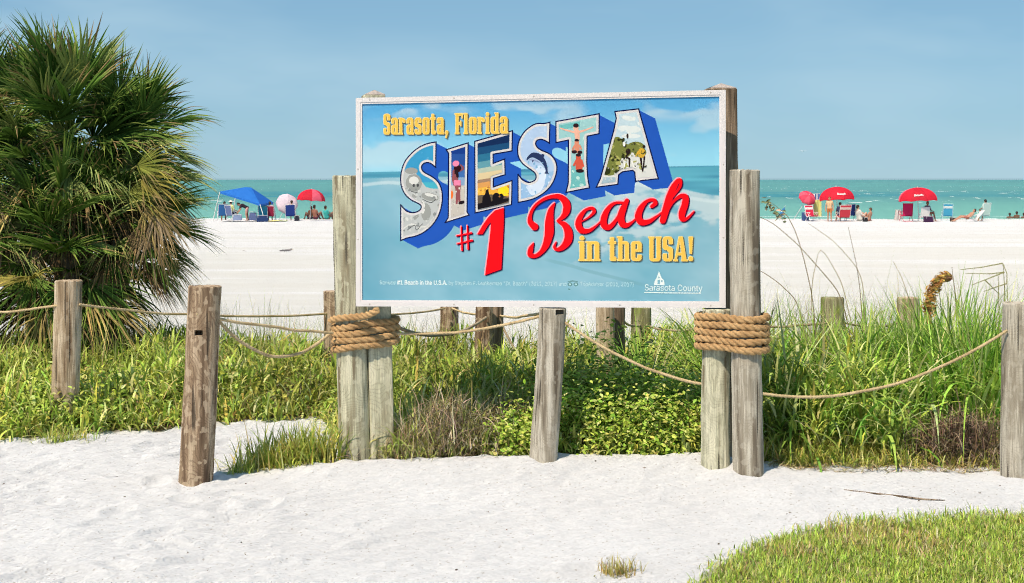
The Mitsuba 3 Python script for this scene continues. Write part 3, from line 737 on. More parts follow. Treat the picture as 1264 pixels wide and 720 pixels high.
text('by Stephen P. Leatherman "Dr. Beach" (2011, 2017) and', (554, 351.6), (699, 353.0), 5.0, 1, PALE2, 'small_lettering')
text('TripAdvisor (2015, 2017)', (716, 353.0), (782, 353.6), 5.0, 1, PALE2, 'small_lettering')
lg = put('small_emblem', slab(unary_union([ell(703.6, 351, 2.8, 2.4), ell(711, 351, 2.8, 2.4), stroke([(701, 348), (707, 347), (713.5, 348)], [.8, 1.4, .8]), ell(702.5, 357.2, 1.6, .8)]), 2), col(s2l(84, 132, 138), .4), sign)
put('eye_ring', slab(unary_union([ell(703.6, 351, 1.3, 1.2), ell(711, 351, 1.3, 1.2)]), 3), PALE2, lg)
text('Sarasota County', (796, 358.6), (867, 359.6), 7.6, 3, PALE, 'county_lettering')
em = put('tower_emblem', slab(unary_union([poly([(810, 344), (813.4, 335), (816.6, 343), (819.5, 346), (820.5, 352), (807, 352), (808.2, 347)])]).difference(unary_union([rect(812.3, 341.5, 814, 343.4), rect(811.6, 345.5, 814.6, 351), ell(817, 347, 1, 1.2)])), 3), PALE, sign)
put('underline', slab(poly([(795, 360.6), (865, 361.6), (865, 362.6), (795, 361.6)]), 3), PALE, sign)


# ------------------------------------------------------------------ ropes
def tube(path, R_, pitch, nseg=15, strands=3, step=None, closed=False):
    P = np.asarray(path, float)
    L = np.r_[0, np.cumsum(np.linalg.norm(np.diff(P, axis=0), axis=1))]
    step = step or R_ * 0.45
    s = np.linspace(0, L[-1], max(int(L[-1] / step), 6))
    P = np.column_stack([np.interp(s, L, P[:, i]) for i in range(3)])
    Tn = np.gradient(P, axis=0); Tn /= np.linalg.norm(Tn, axis=1)[:, None]
    S = np.cross(Tn, [0, 0, 1.0]); S /= np.linalg.norm(S, axis=1)[:, None] + 1e-9
    Bn = np.cross(S, Tn)
    th = np.linspace(0, 2 * np.pi, nseg, endpoint=False)
    w3 = 2 * np.pi / strands
    r = R_ * np.cos((th[None] + 2 * np.pi * s[:, None] / pitch + w3 / 2) % w3 - w3 / 2)      # three round strands laid together
    v = P[:, None] + r[..., None] * (np.cos(th)[None, :, None] * S[:, None] + np.sin(th)[None, :, None] * Bn[:, None])
    n = len(s); i, j = np.meshgrid(np.arange(n - 1), np.arange(nseg), indexing='ij')
    a, b = i * nseg + j, i * nseg + (j + 1) % nseg
    f = np.vstack([np.stack([a, b, b + nseg], -1).reshape(-1, 3), np.stack([a, b + nseg, a + nseg], -1).reshape(-1, 3)])
    v = np.vstack([v.reshape(-1, 3), P[0] - Tn[0] * R_ * 0.4, P[-1] + Tn[-1] * R_ * 0.4])
    jj = np.arange(nseg); kk = (jj + 1) % nseg; m = n * nseg
    f = np.vstack([f, np.column_stack([kk, jj, jj * 0 + m]), np.column_stack([m - nseg + jj, m - nseg + kk, jj * 0 + m + 1])])
    return v, f


def sag(a, b, drop, n=40):
    t = np.linspace(0, 1, n)[:, None]
    p = a * (1 - t) + b * t
    p[:, 2] -= 4 * drop * (t * (1 - t))[:, 0]
    g = meshkit.noise(np.column_stack([t[:, 0] * 7, t[:, 0] * 0, t[:, 0] * 0]), int(abs(a[0] * 77)) + 1) - 0.5
    p[:, 2] += 0.012 * g * np.sin(np.pi * t[:, 0])
    return p


def hull_path(circles, R_, n=160):
    g = unary_union([Point(x, y).buffer(r + R_, 48) for x, y, r in circles]).convex_hull
    return np.array([g.exterior.interpolate(i / n, normalized=True).coords[0] for i in range(n)])


FIB = []


def wrap(label, circles, z_at, turns, R_, slope, seed, loose=None):
    k = thing('rope_wrap', label, 'rope')
    path = hull_path(circles, R_ * 0.92)
    i0 = int(np.argmax(path[:, 1]))                       # begin and end each turn at the back
    path = np.roll(path, -i0, 0); path = np.vstack([path, path[:1]])
    cx = path[:, 0].mean()
    for t in range(turns):
        z = z_at + (turns - 1 - t) * R_ * 1.88 + (slope + .014 * math.sin(2.3 * t + seed)) * (path[:, 0] - cx) + 0.005 * np.sin(np.arange(len(path)) * 0.11 + t * 1.7 + seed)
        drift = -R_ * 0.5 * np.linspace(-.5, .5, len(path))
        pp = np.column_stack([path, z + drift])
        put('turn', tube(pp, R_, 0.14, nseg=33, step=0.006), 'manila_rope', k, smooth=32)
    gf = R(seed + 400); nfz = 420                       # loose fibres standing off the strands
    ip = gf.integers(0, len(path), nfz); zz = z_at + slope * (path[ip, 0] - cx) + gf.uniform(-R_, R_ * 1.9 * turns - R_, nfz)
    out = path[ip] - path.mean(0); out /= np.linalg.norm(out, axis=1)[:, None]
    FIB.append((k, np.column_stack([path[ip] + out * R_ * .75, zz]), np.arctan2(out[:, 1], out[:, 0]), seed))
    if loose is not None: put('loose_end', tube(loose, R_ * 0.98, 0.125, nseg=33, step=0.006), 'manila_rope', k, smooth=32)
    return k


pl, sl = at(436, 440, 9.32), at(469.5, 430, 9.36)
zb = at(0, 428, 9.2)[2]
q0 = [at(408, 396, 9.28), at(414, 393, 9.205), at(430, 392, 9.185), at(447, 390.5, 9.15), at(457, 388, 9.09), at(463, 384.5, 9.06), at(467, 382, 9.05)]
q0 = np.array(q0); tt = np.linspace(0, 6, 50)
lo = np.column_stack([np.interp(tt, np.arange(7), q0[:, i]) for i in range(3)])
lo = np.apply_along_axis(lambda c: np.convolve(np.pad(c, 4, mode='edge'), np.ones(9) / 9, 'valid'), 0, lo)
wrap('thick tan rope wound round the left sign piling, its frayed end sticking up', [(pl[0], pl[1], 0.098), (sl[0], sl[1] , 0.085)], zb, 4, 0.0238, 0.09, 1, lo)
p1, p2 = at(884, 430, 8.76), at(922, 430, 8.64)
wrap('thick tan rope wound round the two right sign pilings', [(p1[0], p1[1], 0.0885), (p2[0], p2[1], 0.094)], at(0, 430, 8.6)[2], 5, 0.0238, -0.03, 2)


def rope(label, a, b, drop, mat='fence_rope', r=0.0105):
    put('fence_rope', tube(sag(np.asarray(a), np.asarray(b), drop), r, 0.075, nseg=9, step=0.011), mat, smooth=60, label=label, cat='rope')


rope('pale fence rope running off the left edge to the tan post', at(-70, 383, 10.6), at(74, 376.5, 10.42), 0.03)
rope('fence rope from the tan post passing behind the brown leaning post', at(98, 376, 10.45), at(406, 387, 12.25), 0.05)
rope('taut pale rope from the front of the brown leaning post to the left rope wrap', at(243, 388, 8.54), at(411, 411, 9.2), 0.015)
rope('slack rope looping deeply between brown leaning post and left rope wrap', at(270, 396, 8.66), at(412, 407, 9.3), 0.19, r=0.0115)
rope('thin rope from the slim brown post to the leftmost post beneath the board', at(417, 386, 12.25), at(549, 380.5, 14.0), 0.04)
rope('short rope between the leftmost post beneath the board and the lit brown post', at(558, 380.5, 14.1), at(593, 388, 12.35), 0.02)
rope('sagging rope coloured dark as in shade, from the left rope wrap to the lit brown post', at(488, 403, 9.3), at(600, 392, 12.3), 0.10, 'shaded_rope', 0.013)
rope('pale rope from the left rope wrap to the silver grey post', at(490, 412, 9.28), at(668, 390, 8.98), 0.035)
rope('thin rope from the dark stand-in post back to the silver grey post', at(618, 390, 12.6), at(676, 385, 9.05), 0.02)
rope('rope coloured dark as in shade, dropping from the dark stand-in post into the grass', at(618, 398, 12.6), at(764, 398, 11.2), 0.50, 'shaded_rope', 0.012)
rope('sagging pale rope from the silver grey post to the short right piling', at(694, 396, 8.94), at(876, 476, 8.76), 0.06)
rope('thin grey rope from the dark brown post to the short mossy post', at(764, 391, 11.2), at(790, 402, 12.9), 0.03, 'shaded_rope')
rope('thin grey rope from the short mossy post towards the right rope wrap', at(796, 401, 12.95), at(900, 392, 11.6), 0.08, 'shaded_rope')
rope('thin grey rope from the right rope wrap to the lichened post', at(900, 398, 11.6), at(1024, 398, 11.7), 0.03, 'shaded_rope')
rope('thin grey rope between the lichened post and the tan post in tall grass', at(1034, 396, 11.75), at(1116, 396, 12.4), 0.05, 'shaded_rope')
rope('long pale rope curving from tall right piling to grey post at the right edge', at(930, 484, 8.62), at(1243, 408, 8.62), 0.16)


# ------------------------------------------------------------------ vegetation
def blades(base, h, w, az, tilt, bend, rgb, segs=4, flop=None, fold=0.0, twist=None):
    """many grass blades as one mesh: base (n, 3), height h, width w, azimuth of lean, tilt from upright, extra bend towards the tip (radians)"""
    n = len(base)
    t = np.linspace(0, 1, segs + 1)
    ang = tilt[:, None] + bend[:, None] * t[None] ** 1.3
    st = h[:, None] / segs
    dx = np.concatenate([np.zeros((n, 1)), np.cumsum(np.sin(ang[:, :-1]) * st, 1)], 1)
    dz = np.concatenate([np.zeros((n, 1)), np.cumsum(np.cos(ang[:, :-1]) * st, 1)], 1)
    ca, sa = np.cos(az)[:, None], np.sin(az)[:, None]
    c = np.stack([base[:, :1] + dx * ca, base[:, 1:2] + dx * sa, base[:, 2:] + dz], -1)
    tw = az + np.pi / 2 if twist is None else twist
    sd = np.stack([np.cos(tw), np.sin(tw), tw * 0], -1)[:, None]
    ww = (w[:, None] * (1 - t[None] ** 2.2) * (0.55 + 0.45 * np.minimum(t[None] * 5, 1)))[..., None] / 2
    lft, rgt = c - sd * ww, c + sd * ww
    v = np.stack([lft, rgt], 2).reshape(n, -1, 3)        # n, 2(segs+1), 3
    q = np.arange(segs) * 2
    fc = np.vstack([np.column_stack([q, q + 1, q + 3]), np.column_stack([q, q + 3, q + 2])])
    f = (fc[None] + (np.arange(n) * 2 * (segs + 1))[:, None, None]).reshape(-1, 3)
    return v.reshape(-1, 3), f, np.repeat(rgb, 2 * (segs + 1), 0)


def leaves(c, nrm, L, W, az, rgb):
    """small oval leaves, each folded along its midrib"""
    n = len(c)
    nrm = nrm / np.linalg.norm(nrm, axis=1)[:, None]
    a = np.column_stack([np.cos(az), np.sin(az), az * 0]); a -= nrm * (a * nrm).sum(1)[:, None]; a /= np.linalg.norm(a, axis=1)[:, None] + 1e-9
    b = np.cross(nrm, a)
    tpl = np.array([(-.5, 0, 0), (-.1, .5, .12), (.25, .38, .08), (.5, 0, -.06), (.25, -.38, .08), (-.1, -.5, .12)])
    v = c[:, None] + tpl[None, :, :1] * (L[:, None, None] * a[:, None]) + tpl[None, :, 1:2] * (W[:, None, None] * b[:, None]) + tpl[None, :, 2:] * (L[:, None, None] * nrm[:, None])
    fc = np.array([(0, 2, 1), (0, 3, 2), (0, 4, 3), (0, 5, 4)])
    f = (fc[None] + (np.arange(n) * 6)[:, None, None]).reshape(-1, 3)
    return v.reshape(-1, 3), f, np.repeat(rgb, 6, 0)


def joinvfc(*ps):
    vs, fs, cs_, o = [], [], [], 0
    for v, f, c in ps:
        vs.append(v); fs.append(f + o); cs_.append(c); o += len(v)
    return np.vstack(vs), np.vstack(fs), np.vstack(cs_)


def pal(g, n, cols, p=None, jit=0.22):
    cols = np.array(cols)
    c = cols[g.choice(len(cols), n, p=p)]
    return np.clip(c * (1 + jit * g.normal(size=(n, 1))) * (1 + 0.08 * g.normal(size=(n, 3))), 0.005, 0.8)


def onground(xy, sink=0.01): return np.column_stack([xy, ground(xy[:, 0], xy[:, 1]) - sink])


GREEN = [(0.36, 0.47, 0.09), (0.48, 0.57, 0.13), (0.22, 0.33, 0.06), (0.58, 0.62, 0.25)]
YELLOW = [(0.58, 0.54, 0.14), (0.62, 0.54, 0.20), (0.46, 0.50, 0.09)]
STRAW = [(0.56, 0.45, 0.24), (0.42, 0.31, 0.16), (0.64, 0.55, 0.36)]
BRIGHT = [(0.32, 0.52, 0.09), (0.44, 0.62, 0.13), (0.20, 0.38, 0.06), (0.60, 0.68, 0.30)]


def scatter(g, n, x0, x1, y0, y1, keep):
    p = np.column_stack([g.uniform(x0, x1, n), g.uniform(y0, y1, n)])
    return p[keep(p[:, 0], p[:, 1], g.random(n))]


def grass_field(seed, n, x0, x1, y0, y1, hgt, wid, cols, p=None, keep=None, lift=0.0, bend=(0.3, 1.3), mat='blade_leaf', tilt=0.35, segs=4, clump=0.6):
    g = R(seed)
    cl = lambda x, y: meshkit.fbm(np.column_stack([x * 2.3, y * 2.3, x * 0]), 3, seed)
    xy = scatter(g, n, x0, x1, y0, y1, lambda x, y, r: (y > vfront(x) + 0.12 * (meshkit.fbm(np.column_stack([x * 5, y * 5, x * 0]), 2, 3) - 0.4)) & (r < 1 - clump + 2.2 * clump * (cl(x, y) - 0.2)) & (True if keep is None else keep(x, y, r)))
    m = len(xy)
    k = cl(xy[:, 0], xy[:, 1])
    h = g.uniform(hgt[0], hgt[1], m) * (0.55 + 0.9 * k) * np.clip(0.45 + (xy[:, 1] - vfront(xy[:, 0])) / 0.8, 0.4, 1)
    rgb = pal(g, m, cols, p) * (0.72 + 0.56 * meshkit.noise(np.column_stack([xy * 1.7, xy[:, :1] * 0]), seed + 5))[:, None]
    b_ = onground(xy)
    if lift: b_[:, 2] += lift * g.random(m) ** .8 * (.45 + 1.1 * k) * np.clip(.2 + (xy[:, 1] - vfront(xy[:, 0])) / .7, .2, 1); h = g.uniform(hgt[0], hgt[1], m)
    return blades(b_, h, g.uniform(wid[0], wid[1], m), g.uniform(0, 2 * np.pi, m), np.abs(g.normal(0, tilt, m)), g.uniform(*bend, m), rgb, segs)


def vput(name, vfc, label, cat, mat='blade_leaf', kind=None, parent=None, group=None):
    return put(name, (vfc[0], vfc[1]), mat, parent, color=vfc[2], label=label, cat=cat, kind=kind, group=group)


for (wk, base, az, sd) in FIB:
    gf = R(sd + 500); m_ = len(base)
    vput('fray', blades(base, gf.uniform(.012, .035, m_), np.full(m_, .0016), az + gf.normal(0, .7, m_), gf.uniform(.5, 2.2, m_), gf.uniform(-.5, 1.5, m_), pal(gf, m_, [(0.62, 0.45, 0.25), (0.5, 0.34, 0.17)]), 3), None, None, 'dry_leaf', kind='stuff', parent=wk)
# left dune cover
vput('dune_grass', joinvfc(
    grass_field(101, 16000, -6.2, -1.05, 9.9, 14.0, (0.20, 0.48), (0.009, 0.020), GREEN + YELLOW + STRAW, [.2, .22, .1, .14, .1, .07, .07, .04, .03, .03], tilt=0.9, bend=(.3, 2.8), segs=6),
    grass_field(201, 30000, -6.2, -1.05, 9.9, 13.6, (0.10, 0.24), (0.012, 0.024), GREEN + YELLOW, [.26, .28, .1, .18, .06, .05, .07], lift=.34, tilt=.9, bend=(.6, 2.6), segs=5),
    grass_field(102, 3000, -6.2, -0.9, 11.6, 14.6, (0.45, 0.72), (0.004, 0.007), GREEN + STRAW, [.2, .2, .1, .2, .1, .1, .1], bend=(0.1, 0.8), tilt=0.2)),
    'yellow-green dune grass covering the bank between the palm and the left piling', 'grass', kind='stuff')
# middle: behind the sign
vput('dune_grass', joinvfc(
    grass_field(103, 8000, -1.1, 1.55, 9.15, 13.4, (0.22, 0.50), (0.009, 0.021), GREEN + YELLOW, [.25, .25, .10, .18, .08, .06, .08], tilt=0.85, bend=(.3, 2.8), segs=6, keep=lambda x, y, r: ~((x > -.72) & (x < .12) & (y < 9.75) & (r > .12))),
    grass_field(203, 27000, -1.1, 1.55, 9.15, 13.0, (0.09, 0.24), (0.012, 0.024), GREEN + YELLOW, [.26, .3, .1, .16, .06, .05, .07], lift=.43, tilt=.9, bend=(.6, 2.6), segs=5, keep=lambda x, y, r: ~((x > -.70) & (x < .10) & (y < 9.8) & (r > .25))),
    grass_field(104, 2200, -1.1, 1.7, 11.0, 14.4, (0.45, 0.75), (0.004, 0.008), GREEN + STRAW, None, bend=(0.2, 1.4), tilt=0.3)),
    'light green grass standing behind and under the sign board', 'grass', kind='stuff')
# right: bright rank grass behind, yellowing fine grass in front
vput('dune_grass', joinvfc(
    grass_field(105, 9000, 1.35, 5.2, 9.3, 13.2, (0.38, 0.95), (0.013, 0.028), BRIGHT + GREEN, [.2, .24, .12, .16, .1, .1, .04, .04], tilt=0.6, segs=7, bend=(.3, 2.7), keep=lambda x, y, r: ~((x > 2.5) & (y < 9.75))),
    grass_field(205, 12000, 1.4, 5.0, 9.1, 11.5, (0.10, 0.26), (0.012, 0.024), GREEN + YELLOW[2:], None, lift=.48, tilt=.9, bend=(.6, 2.6), segs=5, keep=lambda x, y, r: ~((x > 2.5) & (y < 9.75))),
    grass_field(207, 5000, 1.4, 5.0, 9.3, 11.8, (0.50, 1.05), (0.020, 0.036), BRIGHT, None, tilt=.5, bend=(1.2, 3.0), segs=9, keep=lambda x, y, r: ~((x > 2.5) & (y < 9.75))),
    grass_field(106, 11000, 1.5, 5.0, 8.95, 10.0, (0.10, 0.34), (0.005, 0.011), GREEN + YELLOW + STRAW, [.16, .18, .06, .1, .16, .12, .1, .06, .03, .03], tilt=0.7, bend=(.2, 1.9), keep=lambda x, y, r: ~((x > 2.5) & (x < 3.25) & (y < 9.6) & (r > .1))),
    grass_field(108, 9000, 1.5, 3.1, 8.95, 9.45, (0.16, 0.36), (0.006, 0.013), YELLOW + GREEN, [.3, .2, .2, .1, .1, .03, .07], tilt=0.8, bend=(.3, 2.4), segs=6, keep=lambda x, y, r: ~((x > 2.5) & (r > .15))),
    grass_field(107, 2000, 1.4, 5.0, 11.0, 13.6, (0.6, 1.0), (0.003, 0.006), GREEN + STRAW, None, bend=(0.1, 0.9), tilt=0.25)),
    'bright green long-bladed grass right of the sign, yellowing along its sandy edge', 'grass', kind='stuff')


# ground-hugging leafy vines on the left and among the grass
def vine_leaves(seed, n, x0, x1, y0, y1, z0, z1, L, cols, keep=None, p=None):
    g = R(seed)
    xy = scatter(g, n, x0, x1, y0, y1, lambda x, y, r: (y > vfront(x) + 0.03) & (r < 1.9 * meshkit.fbm(np.column_stack([x * 2.6, y * 2.6, x * 0]), 3, seed) - 0.25) & (True if keep is None else keep(x, y)))
    m = len(xy)
    z = ground(xy[:, 0], xy[:, 1]) + z0 + (z1 - z0) * np.sqrt(g.random(m)) * np.clip(0.25 + (xy[:, 1] - vfront(xy[:, 0])) / 0.5, 0.25, 1)
    nr = np.column_stack([g.normal(0, .5, m), g.normal(-.25, .5, m), np.abs(g.normal(.8, .4, m))])
    l = g.uniform(*L, m)
    return leaves(np.column_stack([xy, z]), nr, l, l * g.uniform(.45, .7, m), g.uniform(0, 6.28, m), pal(g, m, cols, p))


vput('beach_vine', vine_leaves(111, 6500, -5.5, -1.2, 9.9, 13.2, 0.02, 0.34, (0.025, 0.055), GREEN + YELLOW[2:]), 'low leafy vine spread through the grass below the palm', 'vine', kind='stuff')


def shrub(seed, n, cx, cy, rx, ry, rz, L, cols, label, name='leafy_shrub', cat='shrub', stems=60, z0=0.0, stemcol=(0.16, 0.12, 0.05)):
    g = R(seed)
    k = thing(name, label, cat)
    u = g.normal(size=(n, 3)); u[:, 2] = np.abs(u[:, 2]); u /= np.linalg.norm(u, axis=1)[:, None]
    rad = g.random(n) ** 0.36 * (1 + .22 * np.abs(g.normal(size=n)) * (g.random(n) < .4))
    lump = 0.55 + 0.9 * meshkit.fbm(u * 3.6 + seed, 4, seed)
    c = np.column_stack([cx + u[:, 0] * rx * rad * lump, cy + u[:, 1] * ry * rad * lump, u[:, 2] * rz * rad * lump])
    c[:, 2] += ground(c[:, 0], c[:, 1]) + z0
    l = g.uniform(*L, n)
    nr = u * 0.5 + np.column_stack([g.normal(0, .45, n), g.normal(-.1, .45, n), np.abs(g.normal(.7, .3, n))])
    vput('foliage', leaves(c, nr, l, l * g.uniform(.38, .62, n), g.uniform(0, 6.28, n), pal(g, n, cols, jit=.3)), None, None, parent=k)
    b = np.column_stack([cx + g.normal(0, rx * .35, stems), cy + g.normal(0, ry * .35, stems)])
    vput('stems', blades(onground(b), g.uniform(.5, .95, stems) * rz * 1.1, np.full(stems, .007), g.uniform(0, 6.28, stems), np.abs(g.normal(.3, .3, stems)), g.uniform(0, .9, stems), np.tile(stemcol, (stems, 1))), None, None, 'dry_leaf', parent=k)
    return k


SH = [(0.40, 0.56, 0.09), (0.52, 0.64, 0.13), (0.26, 0.42, 0.06), (0.60, 0.66, 0.22)]
shrub(121, 9500, 0.95, 9.48, 0.52, 0.40, 0.52, (0.02, 0.044), SH, 'bright leafy shrub at the sand edge left of the short right piling')
shrub(122, 7500, 0.42, 9.52, 0.42, 0.36, 0.46, (0.02, 0.044), SH, 'bright leafy shrub just right of the silver grey post')
shrub(123, 3200, 0.04, 9.40, 0.20, 0.26, 0.30, (0.02, 0.042), SH, 'small bright leafy shrub just left of the silver grey post')
shrub(126, 5200, 0.68, 9.78, 0.62, 0.34, 0.66, (0.025, 0.055), GREEN + SH[:2], 'looser leafy weeds rising behind the bright shrubs under the sign', z0=.05)
shrub(124, 2200, -2.55, 11.15, 0.38, 0.3, 0.30, (0.03, 0.055), GREEN, 'green leafy shrub on the bank right of the tan post')
shrub(125, 2200, -3.25, 10.55, 0.40, 0.3, 0.26, (0.03, 0.055), GREEN, 'green leafy shrub at the far left, beside the tan post')


def tangle(seed, n, cx, cy, rx, ry, rz, cols, label, name='dry_brush', ratio=0.5):
    """a heap of dry, curling stems"""
    g = R(seed)
    xy = np.column_stack([cx + g.normal(0, rx * .5, n), cy + g.normal(0, ry * .5, n)])
    b = onground(xy)
    d = np.exp(-((xy[:, 0] - cx) / rx) ** 2 - ((xy[:, 1] - cy) / ry) ** 2)
    b[:, 2] += g.random(n) * rz * 0.65 * d
    m = int(n * ratio)
    return vput(name, joinvfc(blades(b[:m], g.uniform(.14, .36, m), g.uniform(.004, .009, m), g.uniform(0, 6.28, m), g.uniform(.3, 1.6, m), g.uniform(-1.0, 3.6, m), pal(g, m, cols), 8),
                              blades(b[m:], g.uniform(.05, .16, n - m), g.uniform(.003, .008, n - m), g.uniform(0, 6.28, n - m), g.uniform(0, 1.2, n - m), g.uniform(0, 1.8, n - m), pal(g, n - m, cols), 4)), label, 'brush', 'dry_leaf')


BROWN = [(0.30, 0.23, 0.13), (0.44, 0.36, 0.24), (0.15, 0.11, 0.07), (0.58, 0.51, 0.38), (0.30, 0.32, 0.10)]
tangle(131, 2600, -0.42, 9.42, 0.40, 0.28, 0.62, BROWN, 'tangled grey-brown dry brush below the left half of the sign')
tangle(132, 1500, -0.06, 9.62, 0.30, 0.26, 0.62, BROWN, 'dry brown brush left of the silver grey post')
tangle(133, 2400, 2.86, 9.30, 0.34, 0.24, 0.42, [(0.17, 0.11, 0.075), (0.27, 0.19, 0.14), (0.09, 0.06, 0.04), (0.36, 0.28, 0.2)], 'dark brown dead clump beside the grey post at the right edge')
tangle(134, 700, 1.02, 10.1, 0.26, 0.3, 0.5, BROWN, 'brown dry brush behind the short right piling')
tangle(135, 900, -0.65, 9.35, 0.18, 0.2, 0.22, BROWN[:2] + GREEN[:2], 'low mixed dry and green brush at the foot of the left square post')
tangle(136, 700, -1.62, 11.5, 0.30, 0.3, 0.30, BROWN, 'pale dry brush beyond the sand path, left of the slim brown post')
tangle(137, 600, -2.9, 11.3, 0.35, 0.3, 0.24, BROWN + GREEN[:2], 'half dry brush on the bank right of the tan post')
tangle(138, 700, 1.95, 9.9, 0.3, 0.3, 0.34, BROWN + GREEN[:1], 'dry stems in the grass just right of the tall right piling')
g = R(140)
n = 900
xy = np.column_stack([g.uniform(1.55, 3.5, n), 8.86 + np.abs(g.normal(0, .12, n))])
vput('dry_litter', blades(onground(xy, -.004), g.uniform(.04, .14, n), g.uniform(.003, .008, n), g.uniform(0, 6.28, n), g.uniform(1.2, 1.6, n), g.uniform(-.1, .2, n), pal(g, n, BROWN + STRAW)), 'dry stems and leaf litter along the sand edge right of the sign', 'litter', 'dry_leaf', kind='stuff')


def tuft(seed, n, cx, cy, rx, ry, h, w, cols, label, name='grass_tuft', cat='grass', tilt=.5, bend=(.2, 1.5), group=None, az=None, mat='blade_leaf', p=None, segs=6):
    g = R(seed)
    xy = np.column_stack([cx + g.normal(0, rx * .5, n), cy + g.normal(0, ry * .5, n)])
    a = g.uniform(0, 6.28, n) if az is None else g.normal(az[0], az[1], n)
    return vput(name, blades(onground(xy), g.uniform(h[0], h[1], n), g.uniform(w[0], w[1], n), a, np.abs(g.normal(0, tilt, n)), g.uniform(*bend, n), pal(g, n, cols, p), segs), label, cat, mat, group=group)


# the tuft in front of the left piling, built of a few plants
tuft(151, 560, -1.30, 9.20, .22, .12, (.12, .34), (.008, .015), GREEN + YELLOW[:1] + YELLOW, 'green grass tuft at the foot of the left piling')
tuft(152, 380, -1.52, 9.08, .18, .10, (.10, .26), (.007, .013), GREEN + YELLOW[:1] + YELLOW, 'low green grass tuft between the brown leaning post and the left piling')
tuft(153, 150, -1.66, 8.95, .10, .07, (.05, .13), (.004, .008), GREEN + YELLOW, 'short grass tuft just right of the foot of the brown leaning post')
tuft(154, 150, 0.49, 6.62, .10, .06, (.05, .12), (.003, .006), [(0.52, 0.40, 0.14), (0.46, 0.36, 0.12), (0.40, 0.38, 0.12)], 'small straw-yellow grass tuft on the sand at the bottom edge', tilt=.6)
tuft(155, 200, -3.05, 10.0, .18, .08, (.05, .16), (.004, .008), GREEN + YELLOW, 'thin grass tuft on the sand edge left of the tan post')
for i, (px, Y, hh, n_, az, lab) in enumerate(((1165, 10.6, (.85, 1.3), 300, None, 'tall clump of glossy green blades below the curled brown frond'), (1215, 10.0, (.85, 1.25), 280, None, 'tall clump of glossy green blades left of the grey post at the right edge'),
                                             (1085, 10.9, (.7, 1.05), 260, None, 'clump of arching green blades between the lichened post and the tan post top'), (1010, 11.0, (.6, .95), 200, None, 'clump of green blades below the lichened post'),
                                             (795, 10.4, (.65, 1.05), 70, (1.9, .9), 'few tall broad green blades rising under the right half of the sign'))):
    tuft(160 + i, n_, (px - CX) * Y / F, Y, .24 if i < 4 else .10, .2, hh, (.011, .02), BRIGHT, lab, name='blade_clump', tilt=.3, bend=(.1, 1.5), az=az, segs=8)
# lawn in the bottom right corner
g = R(170)
def lawn_xy(n, x0, x1, y0, y1):
    xy = np.column_stack([g.uniform(x0, x1, n), g.uniform(y0, y1, n)])
    e = 0.14 * (meshkit.fbm(np.column_stack([xy * 6, xy[:, :1] * 0]), 3, 4) - 0.45) + 0.05 * g.normal(size=n) - 0.01
    d = lawn(xy[:, 0]) + e - xy[:, 1]
    return xy[(d > 0) & (g.random(n) < 0.10 + 4.5 * d)], None
xy = np.vstack([lawn_xy(52000, 0.55, 3.6, 6.2, 8.1)[0], lawn_xy(9000, 0.4, 6, 4, 6.2)[0], lawn_xy(6000, 3.6, 7, 6.2, 8.2)[0]])
n = len(xy)
pn = meshkit.fbm(np.column_stack([xy * 3, xy[:, :1] * 0]), 3, 6)
rgb = pal(g, n, GREEN + [(0.36, 0.54, 0.08), (0.46, 0.60, 0.12)]); dry = g.random(n) < np.clip((pn - .47) * 3.2, .04, .6)
rgb[dry] = pal(g, int(dry.sum()), STRAW + YELLOW)
vput('lawn_grass', blades(onground(xy, .004), g.uniform(.03, .07, n) * (.7 + .6 * pn), g.uniform(.004, .009, n), g.uniform(0, 6.28, n), np.abs(g.normal(0, .8, n)), g.uniform(0, 1.6, n), rgb, 3), 'short patchy lawn grass in the bottom right corner', 'grass', kind='stuff')
# specks of shell, bark and leaf on the sand
n = 900
xy = np.column_stack([g.uniform(-3.4, 2.9, n), 6.2 + 3.4 * g.random(n) ** 1.4])
c = onground(xy, -.002); l = g.uniform(.003, .008, n) * np.where(g.random(n) < .12, 2.6, 1)
vput('beach_litter', leaves(c, np.column_stack([g.normal(0, .4, n), g.normal(0, .4, n), np.ones(n)]), l, l * .6, g.uniform(0, 6.28, n), pal(g, n, [(0.10, 0.07, 0.05), (0.2, 0.16, 0.12), (0.06, 0.05, 0.05)])), 'tiny dark specks of bark and shell scattered on the sand', 'litter', 'chip', kind='stuff')


# thin dry seed stalks and sea oats above the right hand grass
def stalk(pts, r0, r1, n=26):
    p = np.array(pts, float); t = np.linspace(0, len(p) - 1, n)
    q = np.column_stack([np.interp(t, np.arange(len(p)), p[:, i]) for i in range(3)])
    for _ in range(3): q[1:-1] = (q[:-2] + 2 * q[1:-1] + q[2:]) / 4
    return rods(q, np.linspace(r0, r1, n), 5)


